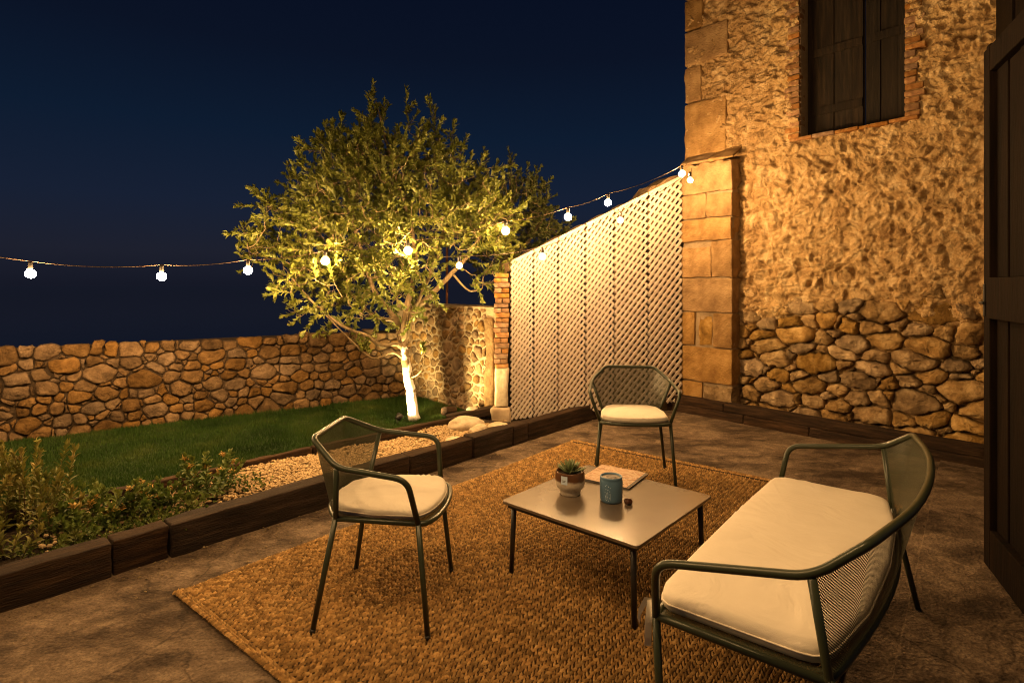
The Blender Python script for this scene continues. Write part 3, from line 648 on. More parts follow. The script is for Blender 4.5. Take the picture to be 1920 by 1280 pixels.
# ------------------------------------------------------------------ bed: soil, gravel, rocks
def poly_mask(P, poly):
    x, y = P[:, 0], P[:, 1]; c = np.zeros(len(P), bool); n = len(poly)
    for i in range(n):
        x0, y0 = poly[i]; x1, y1 = poly[(i + 1) % n]
        cond = ((y0 > y) != (y1 > y)) & (x < (x1 - x0) * (y - y0) / (y1 - y0 + 1e-12) + x0); c ^= cond
    return c
kb = lambda s, o=.12: tuple(KA + KD * s + KN * o)
bed = [kb(-1.3), kb(ks(1206)), (1.5, 6.5), (.9, 6.1), (-.02, 5.60), (-.3, 5.62), tuple(IB[3]), tuple(IB[2]), tuple(IB[1]), tuple(IB[0])]
grid_sheet('bed_soil', -4, 1.6, 1.3, 6.7, .085, .06, .01, MAT['soil'], inside=lambda P: poly_mask(P, bed), seed=4, fr=6)
def pebbles(name, centers, r0, r1, mat, seed, flat=.6, subdiv=1):
    bm = bmesh.new(); bmesh.ops.create_icosphere(bm, subdivisions=subdiv, radius=1); v0 = np.array([v.co[:] for v in bm.verts]); f0 = np.array([[v.index for v in f.verts] for f in bm.faces]); bm.free()
    g = np.random.default_rng(seed); n = len(centers); sc_ = g.uniform(r0, r1, (n, 1, 1)) * np.concatenate([g.uniform(.8, 1.3, (n, 1, 1)), g.uniform(.7, 1.1, (n, 1, 1)), np.full((n, 1, 1), flat) * g.uniform(.7, 1.2, (n, 1, 1))], 2)
    v = v0[None] * (1 + g.uniform(-.16, .16, (n, len(v0), 1))) * sc_; a = g.uniform(0, 6.28, n); ti = g.uniform(-.5, .5, n)
    x = v[..., 0] * np.cos(ti)[:, None] - v[..., 2] * np.sin(ti)[:, None]; zz = v[..., 0] * np.sin(ti)[:, None] + v[..., 2] * np.cos(ti)[:, None]
    X = x * np.cos(a)[:, None] - v[..., 1] * np.sin(a)[:, None]; Y = x * np.sin(a)[:, None] + v[..., 1] * np.cos(a)[:, None]
    V = np.stack([X, Y, zz], -1) + np.asarray(centers)[:, None]; F = f0[None] + (np.arange(n) * len(v0))[:, None, None]
    return mk(name, V.reshape(-1, 3), F.reshape(-1, 3), mat, smooth=False)
C = np.stack([rng.uniform(-3.2, .0, 60000), rng.uniform(2.4, 5.6, 60000)], 1); gb = [kb(ks(100), .13), kb(ks(962), .13), (-.05, 5.35), tuple(IB[3] - np.array((-.03, .03))), tuple(IB[2]), tuple(IB[1]), tuple(IB[1] - unit(.72, .695) * .6)]
C = C[poly_mask(C, gb)]; along = (C - KA) @ KD; dens = np.clip((along - ks(330)) / .8, .10, 1); C = C[rng.random(len(C)) < dens][:9000]
Zp = .105 + .030 * np.clip(vnoise(np.c_[C * 3, np.zeros(len(C))], 5), -.3, 1) + rng.uniform(-.004, .012, len(C))
tag(pebbles('gravel', np.c_[C, Zp], .007, .016, MAT['gravel'], 3), kind='stuff', label='pale gravel filling the bed between sleepers and lawn', cat='gravel')
def rock(loc, size, rz, sd, label):
    bm = bmesh.new(); bmesh.ops.create_icosphere(bm, subdivisions=4, radius=1); V = np.array([v.co[:] for v in bm.verts]); F = [tuple(v.index for v in f.verts) for f in bm.faces]; bm.free()
    V = V * (1 + .16 * fbm(V * 1.3 + sd * 5, 3, sd))[:, None] * (1 + .02 * fbm(V * 7 + sd, 3, sd))[:, None] * np.array(size) / 2
    return tag(placed('pale_rock', V, F, MAT['rock'], None, loc, rz), label, 'rock', 'pale rocks on the gravel')
q = at(873, 797, 5.08); rock((q[0], q[1], .155), (.32, .20, .15), .5, 1, 'largest pale rounded rock at the back of the gravel bed')
q = at(898, 806, 4.98); rock((q[0], q[1], .135), (.19, .12, .10), .9, 2, 'smaller pale rock lying in front of the largest rock')
q = at(935, 803, 5.12); rock((q[0], q[1], .125), (.22, .16, .09), .2, 3, 'flat pale rock next to the lattice foot')
q = at(852, 823, 4.72); rock((q[0], q[1], .12), (.15, .10, .06), .3, 4, 'small flat pale stone half sunk in gravel nearest the notched sleeper')
q = at(885, 775, 5.5); rock((q[0], q[1], .20), (.11, .08, .06), .3, 6, 'small white stone behind the askew timber offcut')

# ------------------------------------------------------------------ lawn
lawn = [tuple(IB[3] + np.array((-.03, .06))), (-.3, 5.62), tuple(BW1 + BWN * .04), tuple(CORNER), tuple(LW0 - LWD * 1.6), (-6.0, 2.0), (-4.6, 1.3), tuple(IB[0] + np.array((-.03, .04))), tuple(IB[1] + np.array((-.03, .04))), tuple(IB[2] + np.array((-.03, .04)))]
grid_sheet('lawn_soil', -6.2, 0, 1.2, 6.8, .115, .06, .006, MAT['turf'], inside=lambda P: poly_mask(P, lawn), seed=9, fr=2)
nb = 330000; C = np.stack([rng.uniform(-5.0, -.1, nb), rng.uniform(2.6, 6.75, nb)], 1); C = C[poly_mask(C, lawn)]; C = C[(C[:, 0] / C[:, 1] > -.95)][:150000]; nb = len(C)
zb = .115 + .006 * fbm(np.c_[C * 2, np.zeros(nb)], 4, 9); hgt = rng.uniform(.018, .042, nb) * (1 + .25 * vnoise(np.c_[C * 4, np.zeros(nb)], 3)); an = rng.uniform(0, 6.28, nb); ln = rng.uniform(.0, .02, nb); la = rng.uniform(0, 6.28, nb)
w = rng.uniform(.0016, .003, nb); b0 = np.c_[C, zb - .005]; sd = np.c_[np.cos(an), np.sin(an), np.zeros(nb)] * w[:, None]; tp = b0 + np.c_[np.cos(la) * ln, np.sin(la) * ln, hgt]
tag(mk('lawn_grass', np.stack([b0 - sd, b0 + sd, tp], 1).reshape(-1, 3), np.arange(nb * 3).reshape(-1, 3), MAT['grass']), kind='stuff', label='short green lawn between the stone walls and the gravel bed', cat='grass')

# ------------------------------------------------------------------ leaves / shoots
class Leaves:
    def __init__(s): s.V = []; s.F = []; s.n = 0
    def leaf(s, p, d, up, L_, W_, fold=.25, curl=.12):
        d = d.normalized(); sdv = d.cross(up)
        if sdv.length < 1e-3: sdv = Vector((1, 0, 0))
        sdv.normalize(); nn = sdv.cross(d)
        a = p; m1 = p + d * L_ * .38 + nn * L_ * curl * .5; m2 = p + d * L_ * .74 + nn * L_ * curl * .3; tpt = p + d * L_ - nn * L_ * curl * .5
        w = W_ / 2; e = nn * w * fold * 2
        s.V += [a, m1 + sdv * w + e, m1, m1 - sdv * w + e, m2 + sdv * w * .8 + e, m2, m2 - sdv * w * .8 + e, tpt]
        b = s.n; s.F += [(b, b + 1, b + 2), (b, b + 2, b + 3), (b + 1, b + 4, b + 5, b + 2), (b + 2, b + 5, b + 6, b + 3), (b + 4, b + 7, b + 5), (b + 5, b + 7, b + 6)]; s.n += 8
    def build(s, name, mat, parent): return mk(name, [tuple(v) for v in s.V], s.F, mat, parent)
def rv(s=1): return Vector((random.gauss(0, s), random.gauss(0, s), random.gauss(0, s)))
def shoot(LV, ST, p, d, length, step=.022, ll=.052, lw=.017, spread=.9, r0=.0028, bend=.25, whorl=2, tipgrow=True, start=.0):
    pts = [p.copy()]; d = d.normalized(); n = max(3, int(length / .04)); bd = rv(bend / n)
    for i in range(n): d = (d + bd + rv(.04)).normalized(); pts.append(pts[-1] + d * length / n)
    ST.tube(pts, [r0 * (1 - .7 * i / n) for i in range(n + 1)], 4, cap=False)
    k = int(length / step); ang = random.random() * 6
    for j in range(k):
        t = start + (1 - start) * (j + .5) / k; x = t * n; i = min(int(x), n - 1); q = pts[i].lerp(pts[i + 1], x - i); T = (pts[i + 1] - pts[i]).normalized()
        a = Vector((0, 0, 1)) if abs(T.z) < .9 else Vector((1, 0, 0)); U = T.cross(a).normalized(); Wv = T.cross(U)
        ang += 2.4
        for w in range(whorl):
            g = ang + w * 2 * math.pi / whorl + random.uniform(-.3, .3); o = U * math.cos(g) + Wv * math.sin(g)
            sp = spread * (1 - .55 * t) + random.uniform(-.15, .2); LV.leaf(q, T * math.cos(sp) + o * math.sin(sp) + rv(.1), T + rv(.15), ll * random.uniform(.7, 1.15), lw * random.uniform(.8, 1.1))
    for w in range(4):
        LV.leaf(pts[-1], T + rv(.35), rv(1), ll * random.uniform(.6, .9), lw * .8)

# ------------------------------------------------------------------ the lit tree
def tree(label, Y0, limbs, ells, nshoots, leafmat, trunkmat, seed, spikes=(), avoid=(), ll=.068, dens=.025, parts=True, r0=.003):
    random.seed(seed); t = empty('tree', label=label, cat='tree'); nodes = []
    for k, (name, pts, rad) in enumerate(limbs):
        P = [Vector(at(px, py, Y0 + dy)) for px, py, dy in pts]
        # smooth
        Q = []
        for i in range(len(P) - 1):
            p0 = P[max(i - 1, 0)]; p1 = P[i]; p2 = P[i + 1]; p3 = P[min(i + 2, len(P) - 1)]
            for s in range(5):
                u = s / 5; Q.append(.5 * ((2 * p1) + (p2 - p0) * u + (2 * p0 - 5 * p1 + 4 * p2 - p3) * u * u + (3 * p1 - p0 - 3 * p2 + p3) * u ** 3))
        Q.append(P[-1]); n = len(Q); rr = [rad[0] + (rad[1] - rad[0]) * i / (n - 1) for i in range(n)]
        Q = [q + rv(min(r * .12, .004)) for q, r in zip(Q, rr)]
        if name == 'trunk': rr[0] *= 1.25; rr[1] *= 1.08
        mb = MB(); mb.tube(Q, rr, 12 if rad[0] > .02 else 7); mb.build(name, trunkmat if name == 'trunk' else MAT['bark'], t)
        if name != 'trunk': nodes += [q for q in Q[2:]]
    # crown shoots
    pts = []
    while len(pts) < nshoots:
        e = random.choices(ells, [x[2] * x[3] * x[4] for x in ells])[0]; v = rv(1).normalized() * random.random() ** (1 / 2.2)
        c = Vector(at(e[0], e[1], Y0 + e[5])); sc1 = Y0 / 1080; q = c + Vector((v.x * e[2] * sc1, v.y * e[4], v.z * e[3] * sc1))
        if any((Vector(a) - q).length < .13 for a in avoid): continue
        if any((Vector(a) * f - q * 1 + Vector((0, 0, EYE)) * (1 - f)).length < .07 for a in avoid for f in (.97, .94, .91, .88, .85, .82)): continue
        pts.append((q, c, v))
    C0 = sum((p[0] for p in pts), Vector()) / len(pts); base = Vector(nodes[0]); pts.sort(key=lambda a: min((a[0] - m_).length for m_ in nodes[::3])); nd = list(nodes)
    LV = Leaves(); ST = MB(); arr = [tuple(q) for q in nd]
    for q, c, v in pts:
        A = np.array(arr); d = np.linalg.norm(A - np.array(q), axis=1); j = int(np.argmin(d + .25 * np.maximum(0, A[:, 2] - q.z))); a = Vector(arr[j])
        dirn = ((q - C0).normalized() * .55 + Vector((0, 0, .55)) + rv(.6)).normalized(); l = (q - a).length
        if l > .05:
            m1 = a.lerp(q, .5) + Vector((0, 0, -.08 * l)) + rv(.06 * l); path = [a, a.lerp(m1, .5) + rv(.02 * l), m1, m1.lerp(q, .55) + rv(.02 * l), q]; rb = min(.012, .0035 + .006 * l)
            ST.tube(path, [rb, rb * .85, rb * .7, rb * .6, r0], 5, cap=False); arr += [tuple(m1), tuple(q)]
        shoot(LV, ST, q, dirn, random.uniform(.10, .24), dens, ll, ll * .43, r0=r0)
    for px, py, dy, l in spikes:
        q = Vector(at(px, py, Y0 + dy)); A = np.array(arr); j = int(np.argmin(np.linalg.norm(A - np.array(q), axis=1))); ST.tube([Vector(arr[j]), q], [.005, .003], 5, cap=False)
        dd = Vector((random.gauss(0, .15), random.gauss(0, .15), 1)); shoot(LV, ST, q, dd, l, dens * 1.05, ll, ll * .32, bend=.15)
        for _ in range(3): shoot(LV, ST, q + dd * l * random.uniform(.1, .7), dd + rv(.55), l * .35, dens, ll, ll * .3)
    ST.build('branches', MAT['bark'], t); LV.build('foliage', leafmat, t)
    return t
BULBS1 = [(1279, 326, 5.72), (1140, 380, 5.35), (1065, 407, 5.05), (948, 433, 4.95), (765, 470, 4.82), (610, 489, 4.66), (465, 507, 4.48), (303, 518, 4.25), (57, 513, 3.95)]
BULBS2 = [(1294, 338, 5.62), (1163, 413, 5.45), (1017, 481, 5.02), (861, 498, 4.95)]
b1 = [at(*b) for b in BULBS1]; b2 = [at(*b) for b in BULBS2]
limbs = [('trunk', [(776, 786, 0), (771, 740, 0), (762, 690, 0), (756, 650, 0), (750, 625, 0)], (.050, .036)),
         ('limb', [(756, 655, 0), (772, 590, .05), (800, 560, .1), (845, 515, .1), (885, 470, .15), (905, 430, .2), (920, 380, .25)], (.036, .010)),
         ('limb', [(752, 635, 0), (742, 600, 0), (700, 540, -.1), (668, 440, -.2), (655, 360, -.2), (640, 300, -.1)], (.032, .007)),
         ('limb', [(754, 640, 0), (762, 580, -.05), (778, 500, -.05), (770, 420, 0), (745, 340, .05), (720, 250, .1), (705, 190, .1)], (.032, .006)),
         ('limb', [(758, 660, 0), (745, 646, -.05), (715, 648, -.15), (690, 630, -.2), (640, 610, -.3), (580, 560, -.35), (540, 510, -.3)], (.026, .006)),
         ('limb', [(760, 675, 0), (735, 660, -.1), (700, 672, -.3), (660, 640, -.4), (610, 590, -.5)], (.015, .005)),
         ('limb', [(778, 580, .05), (820, 480, .1), (835, 400, .15), (830, 310, .1), (820, 240, .1)], (.020, .006)),
         ('limb', [(765, 710, 0), (785, 700, -.05), (795, 680, -.05), (793, 655, -.05)], (.008, .003)),
         ('limb', [(742, 600, 0), (700, 590, .2), (650, 540, .4), (600, 470, .6), (570, 400, .6)], (.020, .006)),
         ('limb', [(850, 515, .1), (880, 545, .1), (905, 540, .1)], (.012, .005))]
#        px   py   rx   rz   ry   dy
ells = [(720, 400, 165, 140, .9, 0), (585, 450, 105, 85, .65, -.05), (855, 390, 105, 100, .65, .1), (680, 300, 85, 70, .55, .1), (800, 300, 60, 55, .4, .1), (500, 470, 70, 38, .4, 0),
        (610, 540, 100, 60, .6, -.2), (720, 540, 110, 70, .6, -.1), (905, 495, 60, 50, .4, .2), (905, 430, 70, 70, .45, .15), (690, 350, 130, 110, .7, 0), (540, 390, 50, 50, .35, .1), (660, 610, 50, 32, .3, -.25)]
spikes = [(700, 232, .1, .46), (690, 250, .1, .26), (768, 250, .1, .42), (818, 262, .1, .38), (845, 270, .1, .24), (640, 260, .1, .22), (600, 285, .1, .20), (545, 345, .1, .18), (500, 395, 0, .18), (455, 440, 0, .15), (860, 300, .1, .22), (790, 668, -.05, .10), (720, 230, .1, .22), (620, 625, -.3, .08), (690, 665, -.3, .08)]
tree('olive-like tree with whitewashed trunk lit from below, standing on the lawn', 5.44, limbs, ells, 1280, MAT['leaf'], MAT['trunk'], 21, spikes, avoid=b1[3:7] + b2[3:])
limbs2 = [('trunk', [(960, 640, 0), (955, 560, 0), (950, 480, 0)], (.06, .04)), ('limb', [(950, 490, 0), (960, 420, 0), (955, 330, 0)], (.03, .008)), ('limb', [(950, 500, 0), (1000, 440, 0), (1030, 390, .1)], (.025, .006)), ('limb', [(950, 500, 0), (910, 440, 0), (890, 380, -.1)], (.025, .006))]
ells2 = [(940, 400, 80, 85, .6, 0), (985, 410, 65, 75, .5, .1), (1015, 440, 40, 50, .4, 0), (900, 390, 55, 75, .5, 0), (930, 490, 60, 45, .5, 0)]
tree('dimmer tree behind the garden wall, its crown right of the lit tree', 6.9, limbs2, ells2, 520, MAT['leafd'], MAT['bark'], 33, [(958, 330, 0, .35), (912, 320, 0, .25), (1000, 380, 0, .30), (980, 350, 0, .2)], ll=.062, dens=.026)
random.seed(99)
# rust pole behind the back wall
mb = MB(); q = at(838, 575, 6.9); mb.tube([(q[0], q[1], 0), (q[0], q[1], 1.9)], .014, 8); o = mb.build('metal_pole', M('rusty_steel', [(.10, .035, .015), (.2, .08, .03)], 20, .8, .4, 60, .002)); tag(o, 'thin rusty pole standing behind the back wall under the tree', 'pole')

# ------------------------------------------------------------------ plants in the bed
def plant(name, loc, kind, label, cat, group, s=1.0):
    t = empty(name, loc, random.uniform(0, 6), label=label, cat=cat, group=group); LV = Leaves(); ST = MB(); L2 = Leaves()
    if kind == 'tall':
        for k in range(int(7 * s) + 3):
            a = random.uniform(0, 6.28); r = random.uniform(0, .10); p = Vector((r * math.cos(a), r * math.sin(a), -.01)); d = Vector((math.cos(a) * random.uniform(0, .45), math.sin(a) * random.uniform(0, .45), 1))
            shoot(LV, ST, p, d, random.uniform(.18, .46) * s, .026, .054, .018, 1.15, .003, .2, whorl=3)
    elif kind == 'low':
        for k in range(26):
            a = random.uniform(0, 6.28); r = random.uniform(0, .13) * s; p = Vector((r * math.cos(a), r * math.sin(a), -.01)); d = Vector((math.cos(a) * random.uniform(.2, 1), math.sin(a) * random.uniform(.2, 1), .9))
            shoot(LV, ST, p, d, random.uniform(.09, .20) * s, .022, .046, .022, 1.2, .002, .3, whorl=2)
    elif kind == 'amber':
        for k in range(22):
            a = random.uniform(0, 6.28); r = random.uniform(0, .10) * s; p = Vector((r * math.cos(a), r * math.sin(a), -.01)); d = Vector((math.cos(a) * random.uniform(.1, .7), math.sin(a) * random.uniform(.1, .7), 1))
            l = random.uniform(.12, .24) * s; q = p + d.normalized() * l * .93
            shoot(LV, ST, p, d, l, .024, .05, .024, 1.2, .002, .1, whorl=2)
            if k % 2 == 0:
                for w in range(14):
                    g = w * 2.4; L2.leaf(q + rv(.006), Vector((math.cos(g) * .9, math.sin(g) * .9, .35 + w * .05)), Vector((0, 0, 1)) + rv(.2), .028 * random.uniform(.8, 1.2), .013)
    elif kind == 'carpet':
        for k in range(60):
            a = random.uniform(0, 6.28); r = math.sqrt(random.random()) * .19 * s; p = Vector((r * math.cos(a), r * math.sin(a), 0)); d = Vector((random.gauss(0, .7), random.gauss(0, .7), .7))
            shoot(LV, ST, p, d, random.uniform(.04, .09), .014, .020, .010, 1.2, .0012, .3, whorl=2)
    st_ = ST.build('stems', MAT['stem'], t)
    if kind == 'carpet': tag(st_, kind='stuff')
    LV.build('leaves', MAT['shrub' if kind == 'tall' else 'low'], t)
    if L2.n: tag(L2.build('leaf_rosettes', MAT['amber'], t), kind='stuff')
    return t
def bedp(px, py, z=.10): Y = (EYE - z) * 1080 / (py - 532); return ((px - 960) / 1080 * Y + KN[0] * .06, Y + KN[1] * .06, z - .01)
PL_ = [(-20, 1000, 'tall', 1.15, 'tall upright leafy shrub at the left edge of the picture'), (60, 985, 'tall', 1.1, 'tall leafy shrub with three bronze-tipped shoots, left bed'), (118, 1000, 'tall', .95, 'upright shrub with reddish stems right of the tallest shrub'),
       (15, 1050, 'tall', .6, 'short leafy shrub just behind the nearest sleeper'), (70, 925, 'tall', .8, 'upright shrub farthest back beside the lawn board'),
       (215, 985, 'amber', .9, 'low plant with pale orange leaf tips behind the short sleeper'), (290, 960, 'amber', .8, 'low plant with orange tips in the middle of the bed'), (345, 955, 'low', 1.0, 'dark green leafy clump beside the gravel'),
       (405, 930, 'amber', 1.15, 'brightest orange-tipped plant, at the start of the gravel'), (165, 1010, 'low', 1.0, 'green clump at the foot of the tall shrubs'), (245, 1000, 'carpet', 1.0, 'creeping small-leaved plant over pale pebbles'),
       (330, 985, 'carpet', .9, 'creeping plant hugging the inner side of the long sleeper'), (150, 960, 'low', .9, 'low green clump behind the orange-tipped plants'), (475, 915, 'carpet', .7, 'small reddish sprig alone on the gravel near the left chair'), (130, 1015, 'carpet', 1.0, 'creeping plant at the sleeper joint, nearest the camera')]
for px, py, kd, s, lb in PL_:
    plant({'tall': 'leafy_shrub', 'amber': 'flowering_plant', 'low': 'leafy_plant', 'carpet': 'creeping_plant'}[kd], bedp(px, py), kd, lb, 'plant', 'plants in the sleeper bed', s)

# ------------------------------------------------------------------ rug
A0 = np.array((-1.525, 2.593)); RU = unit(.630, .777); RV = np.array((RU[1], -RU[0])); RLn, RW = 3.30, 2.44
rug = empty('jute_rug', label='large braided jute rug under the table and seats', cat='rug')
def rugz(u, v): return .004 + .0015 * np.sin(u * 5 + v * 3) + .004 * np.exp(-((u - 1.12 - .03 * np.sin(v * 4)) / .02) ** 2) + .004 * np.exp(-((u - 2.2 + .02 * np.sin(v * 5)) / .02) ** 2) + .007 * np.exp(-(u / .05) ** 2)
nu, nv = 70, 50; U_, V_ = np.meshgrid(np.linspace(0, RLn, nu), np.linspace(0, RW, nv)); U_ = U_.ravel(); V_ = V_.ravel()
Pz = rugz(U_, V_) + .001; P = np.c_[A0 + U_[:, None] * RU + V_[:, None] * RV, Pz]; i = np.arange(nu * nv).reshape(nv, nu); F = np.stack([i[:-1, :-1], i[1:, :-1], i[1:, 1:], i[:-1, 1:]], -1).reshape(-1, 4)
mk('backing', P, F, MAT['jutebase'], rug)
def strands(u, v, ang, Ls, Ws, Hs, name, kind=None):
    n = len(u); jit = rng.uniform(.85, 1.15, n); Ls = Ls * jit; ca, sa = np.cos(ang), np.sin(ang)
    pr = [(-1, 0, 0), (-.45, -1, .1), (-.45, 0, 1), (-.45, 1, .1), (.45, -1, .1), (.45, 0, 1), (.45, 1, .1), (1, 0, 0)]
    V = []
    for a, b, c in pr:
        du = a * Ls / 2 * ca - b * Ws / 2 * sa; dv = a * Ls / 2 * sa + b * Ws / 2 * ca; uu = u + du; vv = v + dv
        V.append(np.c_[A0 + uu[:, None] * RU + vv[:, None] * RV, rugz(uu, vv) + c * Hs * jit])
    V = np.stack(V, 1).reshape(-1, 3); rc_ = np.repeat(rng.uniform(.55, 1.3, n), 8); f = np.array([(0, 2, 1), (0, 3, 2), (7, 4, 5), (7, 5, 6), (1, 2, 5), (1, 5, 4), (2, 3, 6), (2, 6, 5)])[:, ::-1]
    F = (f[None] + (np.arange(n) * 8)[:, None, None]).reshape(-1, 3); o = mk(name, V, F, MAT['jute'], rug)
    ca_ = o.data.color_attributes.new('yarn', 'FLOAT_COLOR', 'POINT'); ca_.data.foreach_set('color', np.c_[rc_, rc_, rc_, np.ones(len(rc_))].astype(np.float32).ravel())
    if kind: o['kind'] = kind
hr = .0152; rows = int((RW - .07) / hr); pit = .0250; colsn = int((RLn - .10) / pit)
iu, iv = np.meshgrid(np.arange(colsn), np.arange(rows)); iu = iu.ravel(); iv = iv.ravel()
u = .05 + (iu + .5 * (iv % 2)) * pit + rng.normal(0, .0012, len(iu)) + .003 * np.sin(iv * 1.7 + iu * .02); v = .035 + (iv + .5) * hr + .0015 * np.sin(u * 6 + iv * .3) + rng.normal(0, .0006, len(iu))
strands(u, v, np.where(iv % 2 == 0, .40, -.40) + rng.normal(0, .10, len(iu)), .036, .0089, .0115, 'braid_strands', 'stuff')
ub, vb, ab = [], [], []
for k in range(2):
    nn = int(RLn / .012); ub += list(np.linspace(0, RLn, nn)) * 2; vb += [.010 + k * .013] * nn + [RW - .010 - k * .013] * nn; ab += [.45 if k else -.45] * 2 * nn
for k in range(3):
    nn = int(RW / .012); vb += list(np.linspace(0, RW, nn)) * 2; ub += [.008 + k * .014] * nn + [RLn - .008 - k * .014] * nn; ab += [(math.pi / 2 + .4) if k else .25] * 2 * nn
strands(np.array(ub), np.array(vb), np.array(ab), .024, .011, .010, 'braided_border', 'stuff')

# ------------------------------------------------------------------ seats
def uvsheet(name, top, bot, mat, parent, nvv=12):
    """loft between two polylines with metric uv"""
    n = len(top); V = []; F = []; uvs = []; cu = [0]
    for i in range(1, n): cu.append(cu[-1] + (Vector(top[i]) - Vector(top[i - 1])).length)
    for j in range(nvv + 1):
        for i in range(n): a, b = Vector(top[i]), Vector(bot[i]); V.append(a.lerp(b, j / nvv)); uvs.append((cu[i], (a - b).length * j / nvv))
    for j in range(nvv):
        for i in range(n - 1): F.append((j * n + i, j * n + i + 1, (j + 1) * n + i + 1, (j + 1) * n + i))
    o = mk(name, V, F, mat, parent); uv = o.data.uv_layers.new(name='UVMap')
    for l in o.data.loops: uv.data[l.index].uv = uvs[l.vertex_index]
    return o
def resample(P, n):
    P = [Vector(p) for p in P]; c = [0]
    for i in range(1, len(P)): c.append(c[-1] + (P[i] - P[i - 1]).length)
    out = []
    for k in range(n):
        t = c[-1] * k / (n - 1); i = max(j for j in range(len(c)) if c[j] <= t + 1e-9); i = min(i, len(P) - 2); out.append(P[i].lerp(P[i + 1], (t - c[i]) / max(1e-9, c[i + 1] - c[i])))
    return out
def cushion(outline, z0, th, mat, parent, puff=.012, wr=.003, sd=1, name='cushion'):
    O = np.array([(p[0], p[1]) for p in resample(outline + [outline[0]], 121)[:-1]]); n = len(O); c = O.mean(0); V = []
    prof = [(.95, 0), (.99, th * .12), (1.0, th * .4), (1.0, th * .66), (.992, th * .88), (.965, th * .985), (.91, th + puff * .15), (.8, th + puff * .45), (.65, th + puff * .75), (.45, th + puff * .95), (.22, th + puff), (.02, th + puff)]
    for s, z in prof:
        q = c + (O - c) * s; w = np.zeros(n)
        if s < .99 and z > th * .5:
            ang = np.arange(n) / n; P = np.c_[q * 9, np.full(n, sd)]; w = wr * .35 * fbm(P, 3, sd) * min(1, s * 1.5) + wr * .9 * np.sin(ang * 2 * math.pi * 46 + 3 * np.sin(ang * 19)) * np.clip((s - .62) / .3, 0, 1) * np.clip(vnoise(np.c_[ang * 9, ang * 0, ang * 0], sd + 3), 0, 1)
        V += [(q[k][0], q[k][1], z0 + z + w[k]) for k in range(n)]
    F = [(i * n + j, i * n + (j + 1) % n, (i + 1) * n + (j + 1) % n, (i + 1) * n + j) for i in range(len(prof) - 1) for j in range(n)] + [tuple(range(n))[::-1], tuple((len(prof) - 1) * n + j for j in range(n))]
    o = mk(name, V, F, mat, parent); pp = MB(); zz = th * .5
    pp.tube([(c[0] + (p[0] - c[0]) * 1.003, c[1] + (p[1] - c[1]) * 1.003, z0 + zz) for p in list(O) + [O[0]]], .0028, 6, cap=False); pp.build('piping', mat, o); return o
